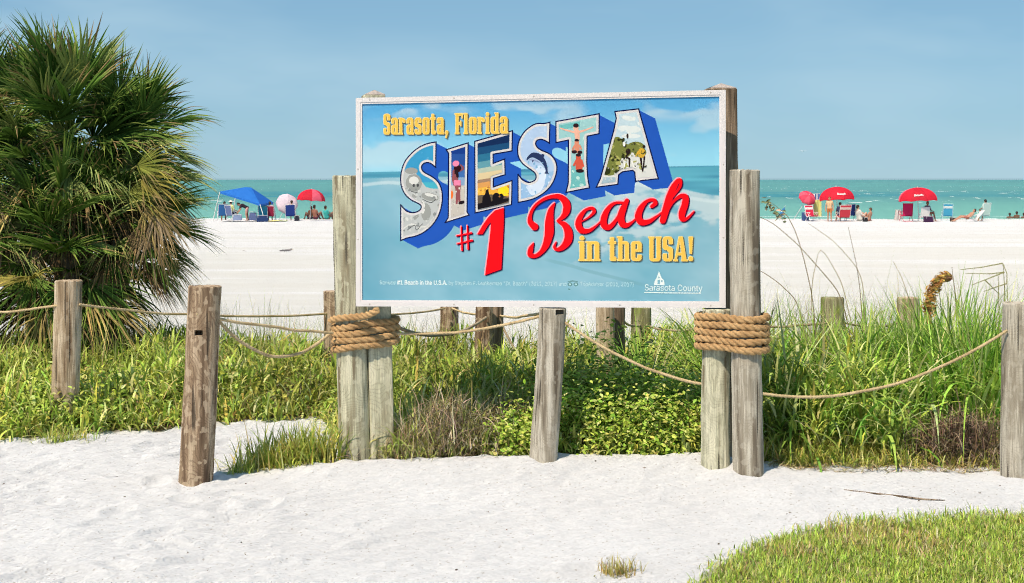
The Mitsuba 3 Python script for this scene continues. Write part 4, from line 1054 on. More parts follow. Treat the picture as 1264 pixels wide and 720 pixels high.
def rods(p, rad, sides=6):
    p = np.asarray(p, float); rad = np.broadcast_to(rad, (len(p),))
    t = np.gradient(p, axis=0); t /= np.linalg.norm(t, axis=1)[:, None] + 1e-12
    a = np.cross(t, np.where(np.abs(t[:, 2:]) < .9, [0, 0, 1.0], [1.0, 0, 0])); a /= np.linalg.norm(a, axis=1)[:, None]
    b = np.cross(t, a); th = np.arange(sides) * 2 * np.pi / sides
    v = p[:, None] + rad[:, None, None] * (np.cos(th)[None, :, None] * a[:, None] + np.sin(th)[None, :, None] * b[:, None])
    n = len(p); i, j = np.meshgrid(np.arange(n - 1), np.arange(sides), indexing='ij')
    q = np.stack([i * sides + j, i * sides + (j + 1) % sides, (i + 1) * sides + (j + 1) % sides, (i + 1) * sides + j], -1).reshape(-1, 4)
    m = n * sides; k = np.arange(sides)
    return np.vstack([v.reshape(-1, 3), p[0], p[-1]]), np.vstack([q[:, [0, 1, 2]], q[:, [0, 2, 3]], np.column_stack([(k + 1) % sides, k, k * 0 + m]), np.column_stack([m - sides + k, m - sides + (k + 1) % sides, k * 0 + m + 1])])


STEM, STEM2 = col((0.20, 0.16, 0.09), .7), col((0.36, 0.32, 0.2), .7)
Yo = 10.8
for pts, lab in (([(1010, 400), (1004, 370), (992, 318), (983, 288), (972, 266), (962, 258)], 'dark upright sea oat stalk with a drooping seed head beside the right piling'),
                 ([(1058, 400), (1040, 365), (1010, 330), (985, 302), (955, 276), (938, 268)], 'long sea oat stalk arching left across the pale beach'),
                 ([(1002, 392), (985, 372), (962, 350), (945, 338), (930, 330)], 'low brown stalk arching left to the right piling')):
    k = thing('sea_oat', lab, 'plant')
    put('stem', stalk([at(x, y + (0 if i else 60), Yo + .05 * i) for i, (x, y) in enumerate(pts)], .0042, .0022), STEM, k, smooth=True)
    if pts[0][0] == 1010:
        gg = R(9); ls = []
        for j in range(46):
            s = j / 45; x, y = 944 + 24 * s + gg.normal(0, 2.5), 249 + 22 * s + gg.normal(0, 3)
            ls.append(at(x, y, Yo + .25 + gg.normal(0, .02)))
        ls = np.array(ls); m = len(ls)
        vput('seed_head', leaves(ls, gg.normal(0, 1, (m, 3)) + [0, -1, .3], gg.uniform(.03, .055, m), gg.uniform(.012, .02, m), gg.uniform(0, 6.28, m), pal(gg, m, [(0.34, 0.33, 0.18), (0.22, 0.25, 0.14), (0.46, 0.42, 0.28)])), None, None, 'dry_leaf', parent=k)
        put('spikelet_branch', stalk([at(962, 258, Yo + .25), at(952, 250, Yo + .25), at(944, 249, Yo + .26)], .002, .001), STEM, k)
for i, (pts, lab) in enumerate((([(1062, 400), (1040, 350), (1020, 315), (1012, 308)], 'thin dry stalk bending over at the height of the middle beach'),
                 ([(1000, 400), (1002, 350), (1010, 312), (1013, 309)], 'thin dry stalk leaning right to meet a bent one'),
                 ([(1068, 402), (1062, 360), (1057, 325), (1047, 280)], 'tallest thin dry stalk, upright below the umbrella with white lettering'),
                 ([(1070, 400), (1066, 352), (1058, 330), (1030, 298), (998, 276)], 'fine stalk arching far left under the beachgoers'),
                 ([(1128, 400), (1122, 368), (1112, 340), (1102, 322)], 'short fine stalk behind the tan post top'),
                 ([(975, 404), (990, 390), (1002, 380)], 'short broken stalk leaning right beside the right piling'),
                 ([(1182, 400), (1180, 370), (1175, 330)], 'dark pointed blade standing beside the curled brown frond'))):
    put('dry_stalk', stalk([at(x, y + (0 if j else 50), 10.9 + .04 * i) for j, (x, y) in enumerate(pts)], .0038 if i != 6 else .008, .0016), STEM if i in (2, 6) else STEM2, smooth=True, label=lab, cat='stalk')
# a reed snapped over into a box of straight pieces
k = thing('broken_reed', 'snapped reed stems bent into a boxy frame above the grass at the right', 'plant')
Yr = 10.2
for pts in ([(1241, 420), (1240, 352), (1238, 325)], [(1238, 325), (1212, 330), (1186, 333)], [(1240, 336), (1224, 338), (1192, 338)], [(1240, 336), (1215, 346), (1199, 352)], [(1234, 420), (1233, 370), (1232, 340)], [(1216, 346), (1226, 356), (1233, 363)], [(1244, 410), (1244, 372), (1243, 350)], [(1243, 350), (1228, 355), (1214, 360)], [(1243, 350), (1243, 338), (1238, 325)]):
    put('stem', rods([at(x, y, Yr + .02 * j) for j, (x, y) in enumerate(pts)], np.linspace(.0045, .0022, len(pts)), 5), col((0.24, 0.24, 0.10), .7), k)
# a curled dead frond, orange-brown, hooked over at its tip
g = R(181)
ax = np.array([at(x, y, 10.35) for x, y in [(1147, 400), (1146, 380), (1149, 362), (1156, 349), (1166, 341), (1172, 343)]])
wd = np.array([.05, .06, .062, .055, .042, .02])
t = np.linspace(0, 5, 60)
C3 = np.column_stack([np.interp(t, np.arange(6), ax[:, i]) for i in range(3)]); W3 = np.interp(t, np.arange(6), wd)
for _ in range(4): C3[1:-1] = (C3[:-2] + 2 * C3[1:-1] + C3[2:]) / 4
k = thing('dry_seed_head', 'fuzzy orange-brown dried seed head nodding beside the tan post top', 'plant')
put('stalk', rods(C3[:52], np.linspace(.016, .008, 52), 7), col((0.40, 0.24, 0.08), .8), k, smooth=True)
n = 620; ii = g.integers(8, 60, n); gn = g.normal(0, 1, (n, 3)); gn /= np.linalg.norm(gn, axis=1)[:, None]
c = C3[ii] + gn * (W3[ii] * g.random(n) ** .6)[:, None] * .85
l = g.uniform(.025, .06, n)
vput('dry_bracts', leaves(c, gn + g.normal(0, .5, (n, 3)), l, l * g.uniform(.18, .35, n), g.uniform(0, 6.28, n), pal(g, n, [(0.52, 0.33, 0.09), (0.46, 0.26, 0.07), (0.60, 0.44, 0.15), (0.34, 0.18, 0.07)])), None, None, 'dry_leaf', parent=k)
n = 160; gn = g.normal(0, 1, (n, 3)); gn /= np.linalg.norm(gn, axis=1)[:, None]
c = C3[53] + gn * .034 * g.random((n, 1)) ** .5; l = g.uniform(.02, .04, n)
vput('seed_tip', leaves(c, gn, l, l * .4, g.uniform(0, 6.28, n), pal(g, n, [(0.30, 0.17, 0.09), (0.22, 0.12, 0.07)])), None, None, 'dry_leaf', parent=k)
# cast shadow modelled as a thin dark stick on the sand
q = np.array([at(x, y, Y) for x, y, Y in ((1042, 612, 8.25), (1075, 615.5, 8.2), (1112, 619, 8.14), (1140, 621, 8.1), (1166, 622, 8.08))])
q[:, 2] = ground(q[:, 0], q[:, 1]) + .004
put('shadow_streak', rods(q, [.002, .004, .0065, .005, .002], 7), 'dark_wood', smooth=True, label='cast shadow modelled as a thin dark stick lying on the sand right of the sign', cat='streak')


# ------------------------------------------------------------------ the fan palm
def fan(g, hub, d, up, Rl, nseg, spread, droop, rgb, fold=.35, tipdry=0.0):
    """one costapalmate leaf: folded segments joined near the hub, their tips free and drooping. d points along the midrib"""
    d = d / np.linalg.norm(d)
    s = np.cross(d, up); s /= np.linalg.norm(s) + 1e-9
    n = np.cross(s, d)
    vs, fs, cs2, o = [], [], [], 0
    ns = 6
    for i in range(nseg):
        u = (i + .5) / nseg * 2 - 1
        a = u * spread / 2
        L = Rl * (1 - .30 * abs(u) ** 1.6) * g.uniform(.86, 1.12)
        dr_ = d * math.cos(a) + s * math.sin(a)
        dr_ = dr_ + n * (.28 * abs(u) - .05 + .05 * g.normal())
        dr_ /= np.linalg.norm(dr_)
        sd = np.cross(n, dr_); sd /= np.linalg.norm(sd)
        nn = np.cross(dr_, sd)
        t = np.linspace(.02, 1, ns + 1)
        dd = droop * g.uniform(.6, 1.4)
        c = hub + dr_ * (t * L)[:, None] - np.array([0, 0, 1.0]) * (dd * L * np.clip(t - .45, 0, 1) ** 2)[:, None] * 1.6
        c = c + sd * (g.normal() * .10 * L * t ** 2)[:, None]
        w = L * spread / nseg * .50 * np.minimum(t / .36, 1) * (1 - np.clip((t - .34) / .66, 0, 1) * .97)
        h = w * fold * (1 if i % 2 else 1)
        v = np.stack([c - sd * w[:, None] / 2, c + nn * h[:, None], c + sd * w[:, None] / 2], 1).reshape(-1, 3)
        q = np.arange(ns) * 3
        f = np.vstack([np.column_stack([q + e, q + e + 1, q + e + 4]) for e in (0, 1)] + [np.column_stack([q + e, q + e + 4, q + e + 3]) for e in (0, 1)])
        vs.append(v); fs.append(f + o); o += len(v)
        cc = np.array(rgb) * (1 + .16 * g.normal())
        cv = np.tile(np.clip(cc, .004, .8), (len(v), 1))
        if tipdry and g.random() < tipdry: cv[3 * 4:] = (0.34, 0.25, 0.12)
        elif g.random() < .24: cv[3 * 4:] = np.clip(cc * [2.0, 1.6, 1.5] + [.10, .09, .03], 0, .7)  # lighter yellowish tips: sunlight painted into the leaf colour
        cs2.append(cv)
    return np.vstack(vs), np.vstack(fs), np.vstack(cs2)


k = thing('fan_palm', 'dense dark green fan palm with yellowing lower fronds behind the rope fence at the left', 'palm')
g = R(200)
PG = [(0.062, 0.13, 0.026), (0.09, 0.18, 0.034), (0.14, 0.24, 0.05), (0.30, 0.38, 0.13)]  # the lightest green puts sun highlights into the frond colour
PY = [(0.34, 0.31, 0.08), (0.38, 0.30, 0.12)]
PD = [(0.22, 0.16, 0.09), (0.36, 0.28, 0.18), (0.13, 0.09, 0.05)]
HEADS = [((-3.66, 11.8, 2.06), 66, 1.0), ((-4.45, 11.9, 2.06), 46, .95), ((-3.22, 11.9, 2.02), 64, .72), ((-3.12, 11.6, 1.50), 62, .62), ((-4.30, 11.6, 1.50), 46, .95), ((-3.55, 11.35, 1.25), 44, .85), ((-3.45, 11.5, 1.02), 30, .62)]
for hi, (PC, nf, sc_) in enumerate(HEADS):
    PC = np.array(PC) * [1.12, 1.12, 1.12] + [0.02, 0, -.216]; sc_ *= 1.12
    put('trunk', rods(np.column_stack([np.linspace(-4.0 + .1 * hi, PC[0], 12), np.linspace(13.2, PC[1], 12), np.linspace(-.5, PC[2], 12)]), .10 + .015 * np.sin(np.arange(12) * 2.1 + hi), 12), 'dark_wood', k, smooth=False)
    for i in range(nf):
        s = (i + .5) / nf
        el = math.asin(np.clip(1 - 1.7 * s + .06 * g.normal(), -.85, .995))
        az = i * 2.39996 + g.normal() * .25 + hi
        d = np.array([math.cos(el) * math.cos(az), math.cos(el) * math.sin(az), math.sin(el)])
        pet = sc_ * g.uniform(.22, .52)
        start = PC + np.array([0, 0, .12 - .4 * s]) + d * .06
        hub = start + d * pet + np.array([0, 0, -.10 * pet * math.cos(el)])
        dd = d + np.array([0, 0, -.22 * math.cos(el)]) + g.normal(0, .2, 3)
        Rl = g.uniform(.58, .80) * sc_ * (1.0 if el > 0 else .92)
        low = hi in (5, 6)
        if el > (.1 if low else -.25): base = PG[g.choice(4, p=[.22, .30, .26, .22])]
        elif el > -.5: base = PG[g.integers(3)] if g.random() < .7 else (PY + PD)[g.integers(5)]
        else: base = PD[g.integers(3)] if g.random() < .6 else PG[0]
        up = np.array([0, 0, 1.0]) if abs(d[2]) < .9 else np.array([math.cos(az + 1), math.sin(az + 1), 0])
        if d[0] > .35 and d[1] < .3 and el < .1 and g.random() < .35: base = (PY + PD)[g.integers(5)]
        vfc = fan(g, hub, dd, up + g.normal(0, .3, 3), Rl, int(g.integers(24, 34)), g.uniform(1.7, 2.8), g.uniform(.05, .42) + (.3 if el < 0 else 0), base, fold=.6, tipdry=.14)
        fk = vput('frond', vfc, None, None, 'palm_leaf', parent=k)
        put('petiole', rods([start, (start + hub) / 2 + [0, 0, .02], hub + d * .05], [.011, .008, .005], 6), col((0.26, 0.30, 0.09) if el > -.5 else (0.24, 0.17, 0.09), .6), fk, smooth=True)
PC = np.array([-3.7, 13.0, 1.5])
# yellow-brown fronds facing the viewer on the right side
for (px, py, dx, dz, c) in ((196, 222, .95, -.25, (.30, .27, .07)), (204, 254, .55, -.8, PY[1]), (190, 205, .95, .05, (0.24, 0.27, 0.06)), (196, 275, .35, -.9, PD[0]), (180, 236, .9, -.15, (.22, .25, .06)), (205, 285, .3, -.95, PD[1]), (214, 262, .6, -.8, PD[1]), (60, 300, -.2, -1, PD[1]), (25, 290, -.35, -.95, PD[1]), (150, 330, .4, -.9, PD[0])):
    hub = at(px - 22, py, 12.6)
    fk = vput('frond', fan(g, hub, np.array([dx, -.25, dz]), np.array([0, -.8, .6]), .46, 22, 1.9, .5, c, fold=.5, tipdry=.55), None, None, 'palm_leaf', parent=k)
    put('petiole', rods([PC + [0, 0, -.1], (PC + hub) / 2 + [0, 0, .08], hub], [.012, .010, .006], 6), col((0.30, 0.28, 0.10), .6), fk, smooth=True)


# ------------------------------------------------------------------ far beach: people and their things
def seaground(px, Y): return float(ground(np.array((px - CX) * Y / F), np.array(Y), fine=True))


def placed(mesh, px, Y, yaw=0.0, dz=0.0, sc=1.0):
    x = (px - CX) * Y / F
    m = mesh if isinstance(mesh, trimesh.Trimesh) else to_tm(mesh)
    m = m.copy()
    m.apply_scale(sc)
    m.apply_transform(trimesh.transformations.rotation_matrix(yaw, [0, 0, 1]))
    m.apply_translation([x, Y, seaground(px, Y) + dz])
    return m


def to_tm(m):
    if isinstance(m, tuple): return trimesh.Trimesh(m[0], m[1], process=False)
    q = m.to_mesh()
    return trimesh.Trimesh(q.vert_properties[:, :3], q.tri_verts, process=False)


def ball(p, r, seg=14): return m3.Manifold.sphere(float(r), seg).translate([float(a) for a in p])
def bone(a, b, ra, rb, seg=14): return m3.Manifold.batch_hull([ball(a, ra, seg), ball(b, rb, seg)])
def cuboid(x, y, z, c=(0, 0, 0), rnd=0.02):
    return m3.Manifold.batch_hull([ball((c[0] + sx * (x / 2 - rnd), c[1] + sy * (y / 2 - rnd), c[2] + sz * (z / 2 - rnd)), rnd, 8) for sx in (-1, 1) for sy in (-1, 1) for sz in (-1, 1)])
def rodm(a, b, r): return bone(a, b, r, r, 8)
def uni(l): return m3.Manifold.batch_boolean(l, m3.OpType.Add)


def pose(kind, seat=.30, rec=.25):
    J = {}
    A = lambda *p: np.array(p, float)
    if kind == 'stand':
        P, Cc, Nn, H = A(0, 0, .93), A(.01, 0, 1.28), A(.02, 0, 1.47), A(.05, 0, 1.61)
        J['k'] = [A(.05, .10, .50), A(-.02, -.10, .50)]; J['a'] = [A(.03, .11, .08), A(-.10, -.11, .08)]; fw = A(1, 0, 0)
        J['e'] = [A(-.02, .25, 1.13), A(-.04, -.25, 1.13)]; J['w'] = [A(.10, .24, .92), A(.04, -.27, .88)]
    elif kind == 'bend':
        P, Cc, Nn, H = A(0, 0, .90), A(.30, 0, 1.06), A(.46, 0, 1.12), A(.58, 0, 1.13)
        J['k'] = [A(.08, .10, .49), A(-.02, -.10, .49)]; J['a'] = [A(.02, .11, .08), A(-.10, -.11, .08)]; fw = A(1, 0, 0)
        J['e'] = [A(.44, .2, .84), A(.48, -.2, .84)]; J['w'] = [A(.56, .16, .62), A(.60, -.15, .62)]
    elif kind in ('chair', 'ground', 'lounge'):
        s = .12 if kind == 'ground' else seat + .10
        P = A(0, 0, s); dirv = A(-math.sin(rec), 0, math.cos(rec))
        Cc, Nn, H = P + dirv * .36, P + dirv * .55, P + dirv * .66 + A(.05, 0, .03)
        if kind == 'ground': J['k'] = [A(.36, .14, .46), A(.36, -.14, .46)]; J['a'] = [A(.62, .13, .08), A(.62, -.13, .08)]
        elif kind == 'chair': J['k'] = [A(.42, .13, s + .06), A(.42, -.13, s + .06)]; J['a'] = [A(.58, .13, .08), A(.58, -.13, .08)]
        else: J['k'] = [A(.42, .11, s + .02), A(.42, -.11, s + .08)]; J['a'] = [A(.86, .12, .10), A(.86, -.12, .10)]
        fw = A(1, 0, 0)
        J['e'] = [Cc + A(.10, .24, -.16), Cc + A(.10, -.24, -.16)]; J['w'] = [Cc + A(.32, .2, -.20), Cc + A(.32, -.2, -.20)]
    J.update(P=P, C=Cc, N=Nn, H=H, fw=fw)
    sd = A(0, 1, 0); J['sd'] = sd
    up = (Cc - P) / np.linalg.norm(Cc - P)
    J['h'] = [P + sd * .09, P - sd * .09]; J['s'] = [Nn - up * .07 + sd * .17, Nn - up * .07 - sd * .17]; J['up'] = up
    return J


def torso(J, e=0.0):
    P, Cc, Nn, sd = J['P'], J['C'], J['N'], J['sd']
    return [m3.Manifold.batch_hull([ball(P + sd * .07, .105 + e), ball(P - sd * .07, .105 + e), ball((P + Cc) / 2 + sd * .055, .092 + e), ball((P + Cc) / 2 - sd * .055, .092 + e)]),
            m3.Manifold.batch_hull([ball((P + Cc) / 2 + sd * .055, .092 + e), ball((P + Cc) / 2 - sd * .055, .092 + e), ball(Cc + sd * .085, .105 + e), ball(Cc - sd * .085, .105 + e)]),
            m3.Manifold.batch_hull([ball(Cc + sd * .085, .105 + e), ball(Cc - sd * .085, .105 + e), ball(J['s'][0], .055 + e), ball(J['s'][1], .055 + e)])]


def person(px, Y, yaw, kind, label, skin, shirt=None, pants=None, hair=(0.03, 0.02, 0.015), hat=None, sc=1.0, seat=.30, rec=.25, dz=0.0, group=None):
    J = pose(kind, seat, rec)
    k = thing('person', label, 'person', group)
    b = torso(J)
    hd, nk = J['H'], J['N']
    up, fw, sd = (hd - nk) / np.linalg.norm(hd - nk), J['fw'], J['sd']
    fw2 = fw - up * np.dot(fw, up); fw2 /= np.linalg.norm(fw2) + 1e-9
    if kind == 'bend': fw2 = np.array([.5, 0, -.86]); up = np.array([.86, 0, .5])
    b.append(bone(nk - up * .05, hd - up * .04, .056, .05))
    b.append(m3.Manifold.batch_hull([ball(hd + up * .035 - fw2 * .012, .088), ball(hd - up * .065 + fw2 * .03, .052)]))
    b.append(bone(hd + fw2 * .085 + up * .005, hd + fw2 * .098 - up * .022, .010, .016, 8))
    for s_ in (1, -1): b.append(ball(hd + sd * s_ * .088, .022, 8))
    for i in (0, 1):
        s_ = (1, -1)[i]
        b += [bone(J['h'][i], J['k'][i], .088, .058), bone(J['k'][i], J['a'][i], .056, .038), m3.Manifold.batch_hull([ball(J['a'][i] - [0, 0, .03], .036), ball(J['a'][i] + np.array([.15, 0, -.045]), .026), ball(J['a'][i] + np.array([-.03, 0, -.045]), .03)])]
        b += [bone(J['s'][i], J['e'][i], .05, .038), bone(J['e'][i], J['w'][i], .038, .027)]
        f = J['w'][i] - J['e'][i]; f /= np.linalg.norm(f)
        lat = np.cross(f, [0, 0, 1.0]); lat = lat / np.linalg.norm(lat) if np.linalg.norm(lat) > .1 else np.array([1.0, 0, 0])
        w = J['w'][i]; pe = w + f * .085
        b.append(m3.Manifold.batch_hull([ball(w, .024, 8), ball(pe + lat * .026, .013, 8), ball(pe - lat * .026, .013, 8)]))
        for q, L in enumerate((.062, .075, .07, .055)):
            r0 = pe + lat * (.03 - .02 * q)
            tip = r0 + f * L * .6 + np.array([0, 0, -.012]); b += [bone(r0, tip, .009, .008, 6), bone(tip, tip + f * L * .4 + np.array([0, 0, -.02]), .008, .007, 6)]
        b.append(bone(w + f * .03 + lat * .02, w + f * .07 + lat * .062, .012, .009, 6))
    body = uni(b)
    try:
        bt = to_tm(body.refine_to_length(.05)); trimesh.smoothing.filter_taubin(bt, iterations=4)
    except Exception: bt = to_tm(body)
    P_ = lambda m: placed(m, px, Y, yaw, dz, sc)
    put('body', P_(bt), col(skin, .55), k, smooth=True)
    hr = m3.Manifold.batch_hull([ball(hd + up * .05 - fw2 * .025, .092), ball(hd - fw2 * .055 - up * .02, .07)])
    put('hair', P_(hr), col(hair, .6), k, smooth=True)
    for s_ in (1, -1): put('eye', P_(ball(hd + fw2 * .083 + sd * s_ * .032 + up * .012, .011, 6)), col((.05, .04, .03), .3), k)
    if hat is not None:
        q = m3.Manifold.cylinder(.015, .19, .19, 20).translate([0, 0, .05]) + m3.Manifold.cylinder(.11, .108, .09, 18).translate([0, 0, .055])
        put('hat', P_(q.translate([float(a) for a in hd])), col(hat, .7), k, smooth=30)
    if shirt is not None:
        b = torso(J, .016)
        for i in (0, 1): b.append(bone(J['s'][i], J['s'][i] * .3 + J['e'][i] * .7, .068, .056))
        put('shirt', P_(uni(b)), col(shirt, .8), k, smooth=True)
    if pants is not None:
        P = J['P']
        b = [m3.Manifold.batch_hull([ball(P + J['sd'] * .07, .122), ball(P - J['sd'] * .07, .122), ball(P + J['up'] * .06, .11)])]
        for i in (0, 1): b.append(bone(J['h'][i], J['h'][i] * .45 + J['k'][i] * .55, .106, .088))
        put('shorts', P_(uni(b)), col(pants, .8), k, smooth=True)
    return k


def beach_chair(px, Y, yaw, label, fabric, frame=(.7, .7, .72), rec=.42, seat=.24, w=.56, stripe=None, cat='beach chair', group=None, sc=1.0):
    k = thing('beach_chair', label, cat, group)
    P_ = lambda m: placed(m, px, Y, yaw, 0, sc)
    d = np.array([-math.sin(rec), 0, math.cos(rec)])
    b0 = np.array([-.22, 0, seat])
    put('seat', P_(m3.Manifold.batch_hull([ball((-.2, s * (w / 2 - .03), seat - .02), .014, 8) for s in (1, -1)] + [ball((.26, s * (w / 2 - .03), seat + .05), .014, 8) for s in (1, -1)])), col(fabric, .8), k, smooth=30)
    def pan(z0, z1): return m3.Manifold.batch_hull([ball(b0 + d * z + np.array([0, s * (w / 2 - .03), 0]), .014, 8) for z in (z0, z1) for s in (1, -1)])
    put('backrest', P_(pan(.02, .66)), col(fabric, .8), k, smooth=30)
    if stripe:
        put('stripe', P_(pan(.44, .56).translate([.012, 0, .002])), col(stripe, .8), k, smooth=30)
        put('stripe', P_(pan(.44, .56).translate([-.012, 0, .002])), col(stripe, .8), k, smooth=30)
    for s in (1, -1):
        y = s * w / 2
        put('frame', P_(uni([rodm(b0 + np.array([0, y, -.02]), b0 + d * .70 + np.array([0, y, 0]), .016), rodm((-.24, y, seat - .03), (.28, y, seat + .05), .016), rodm((-.34, y, .0), (.20, y, seat + .22), .015), rodm((.30, y, 0), (-.05, y, seat + .2), .015)])), col(frame, .4), k, smooth=30)
        put('armrest', P_(cuboid(.42, .055, .03, (.0, y, seat + .23), .012)), col(frame, .5), k, smooth=30)
    put('crossbar', P_(uni([rodm(b0 + d * .70 + np.array([0, -w / 2, 0]), b0 + d * .70 + np.array([0, w / 2, 0]), .016), rodm((-.34, -w / 2, .015), (-.34, w / 2, .015), .015)])), col(frame, .4), k, smooth=30)
    return k


def umbrella(px, Y, label, rim_z, diam, height, cols, tilt=0.0, taz=0.0, logo=False, pole_px=None, pole_base=0.0, polecol=(.72, .72, .72), group=None, spin=0.2):
    k = thing('beach_umbrella', label, 'umbrella', group)
    r = diam / 2
    Rm = trimesh.transformations.rotation_matrix(tilt, [-math.sin(taz), math.cos(taz), 0])
    def fin(m):
        m = to_tm(m) if not isinstance(m, trimesh.Trimesh) else m.copy()
        m.apply_transform(Rm)
        m.apply_translation([(px - CX) * Y / F, Y, seaground(px, Y) + rim_z]); return m
    n = 8
    def surf_pt(a, s):                                  # s 0 rim .. 1 crown, scalloped between ribs
        sag_ = abs(((a - spin) * n / (2 * np.pi)) % 1 - .5) * 2
        rr = r * math.cos(s * math.pi / 2) * (1 - .055 * (1 - sag_ ** 2) * (1 - s))
        return np.array([rr * math.cos(a), rr * math.sin(a), height * math.sin(s * math.pi / 2) + .05 * r * (1 - sag_ ** 2) * (1 - s) ** 2])
    for q in range(n):
        a0, a1 = spin + q * 2 * np.pi / n, spin + (q + 1) * 2 * np.pi / n
        A, S = np.linspace(a0 + .004, a1 - .004, 7), np.linspace(0, 1, 9)
        G = np.array([[surf_pt(a, s) for a in A] for s in S])
        In = G * np.array([.985, .985, 1]) - [0, 0, .014]
        v = np.vstack([G.reshape(-1, 3), In.reshape(-1, 3)]); nn = 7 * 9
        fs = []
        for i in range(8):
            for j in range(6):
                a = i * 7 + j
                fs += [(a, a + 1, a + 8), (a, a + 8, a + 7), (nn + a, nn + a + 8, nn + a + 1), (nn + a, nn + a + 7, nn + a + 8)]
        ed = list(range(7)) + [7 * i + 6 for i in range(1, 9)] + [56 + j for j in range(5, -1, -1)] + [7 * i for i in range(7, 0, -1)]
        for i in range(len(ed)):
            a, b = ed[i], ed[(i + 1) % len(ed)]
            fs += [(a, nn + a, nn + b), (a, nn + b, b)]
        put('panel', fin(trimesh.Trimesh(v, fs, process=False)), col(cols[q % len(cols)], .75), k, smooth=50)
        put('rib', fin(rods([surf_pt(a0, s) * [.97, .97, 1] - [0, 0, .03] for s in np.linspace(0, .95, 6)], .008, 5)), col((.5, .5, .5), .4), k)
    if logo:                                            # the white lettering printed on the panel that faces the path
        m = meshkit.text_mesh('Beach', .14, .02, bold=True)
        m.apply_transform(trimesh.transformations.rotation_matrix(np.pi / 2, [1, 0, 0]))
        c = m.bounds.mean(0); m.apply_translation([-c[0], 0, -c[2]])
        v = m.vertices.copy()
        a = 1.5 * np.pi + v[:, 0] / (r * .85) + logo * .35
        zz = .42 * height + v[:, 2]
        s = np.arcsin(np.clip(zz / height, 0, 1)) * 2 / np.pi
        pts = np.array([surf_pt(x, y) for x, y in zip(a, s)])
        pts *= (1 + (.015 + .02 * (v[:, 1] < -.01))[:, None] * np.array([1, 1, .3]))
        put('lettering', fin(trimesh.Trimesh(pts, m.faces, process=False)), col((.8, .78, .78), .7), k)
    top = trimesh.transform_points([[0, 0, height * 1.0]], Rm)[0]
    axis = Rm[:3, 2]
    X0 = np.array([(px - CX) * Y / F, Y, seaground(px, Y) + rim_z])
    foot_len = (X0[2] + top[2] - seaground(px, Y) + .2) / axis[2]
    foot = X0 + top - axis * foot_len
    put('pole', rods([X0 + top - axis * .02, X0 + top - axis * foot_len * .5, foot], .022, 8), col(polecol, .4), k, smooth=True)
    put('finial', rods([X0 + top - axis * .01, X0 + top + axis * .07], [.03, .014], 8), col(polecol, .4), k, smooth=True)
    return k


def bagbox(px, Y, size, rgb, lidrgb, label, name='cooler', cat='cooler', yaw=.2, handle=True):
    k = thing(name, label, cat)
    x, y, z = size
    put('body', placed(cuboid(x, y, z, (0, 0, z / 2), .03), px, Y, yaw), col(rgb, .6), k, smooth=30)
    put('lid', placed(cuboid(x * 1.04, y * 1.06, .07, (0, 0, z + .035), .025), px, Y, yaw), col(lidrgb, .5), k, smooth=30)
    if handle: put('handle', placed(uni([rodm((-x * .4, -y * .52, z * .8), (-x * .4, -y * .52, z * 1.25), .012), rodm((x * .4, -y * .52, z * .8), (x * .4, -y * .52, z * 1.25), .012), rodm((-x * .4, -y * .52, z * 1.25), (x * .4, -y * .52, z * 1.25), .014)]), px, Y, yaw), col((.6, .6, .6), .5), k, smooth=30)
    return k


def towel(px, Y, w, z0, z1, rgb, label, yaw=0.0, lean=.3, name='towel', seed=0, stripes=None):
    k = thing(name, label, 'towel')
    nu, nv = 14, 12
    g_ = np.array([[((u - .5) * w * (.85 + .15 * q), lean * q + .04 * math.sin(u * 11 + seed), z1 + (z0 - z1) * q + .02 * math.sin(u * 9 + 1)) for u in np.linspace(0, 1, nu)] for q in np.linspace(0, 1, nv)])
    def sheet(u0, u1):
        a = g_[:, u0:u1 + 1]; n_, m_ = a.shape[:2]
        b = a + [0, .015, 0]
        v = np.vstack([a.reshape(-1, 3), b.reshape(-1, 3)]); o = n_ * m_; fs = []
        for i in range(n_ - 1):
            for j in range(m_ - 1):
                p = i * m_ + j; fs += [(p, p + 1, p + m_ + 1), (p, p + m_ + 1, p + m_), (o + p, o + p + m_ + 1, o + p + 1), (o + p, o + p + m_, o + p + m_ + 1)]
        ed = list(range(m_)) + [m_ * i + m_ - 1 for i in range(1, n_)] + [m_ * (n_ - 1) + j for j in range(m_ - 2, -1, -1)] + [m_ * i for i in range(n_ - 2, 0, -1)]
        for i in range(len(ed)):
            p, q = ed[i], ed[(i + 1) % len(ed)]; fs += [(p, o + p, o + q), (p, o + q, q)]
        return trimesh.Trimesh(v, fs, process=False)
    if stripes:
        e = np.linspace(0, nu - 1, len(stripes) + 1).astype(int)
        for i, c in enumerate(stripes): put('stripe', placed(sheet(e[i], e[i + 1]), px, Y, yaw), col(c, .85), k, smooth=True)
    else: put('cloth', placed(sheet(0, nu - 1), px, Y, yaw), col(rgb, .85), k, smooth=True)
    put('support', placed(uni([rodm((-w * .4, .02, 0), (-w * .4, .02, z1 + .02), .012), rodm((w * .4, .02, 0), (w * .4, .02, z1 + .02), .012), rodm((-w * .5, .02, z1 + .02), (w * .5, .02, z1 + .02), .012)]), px, Y, yaw), col((.6, .58, .55), .5), k)
    return k


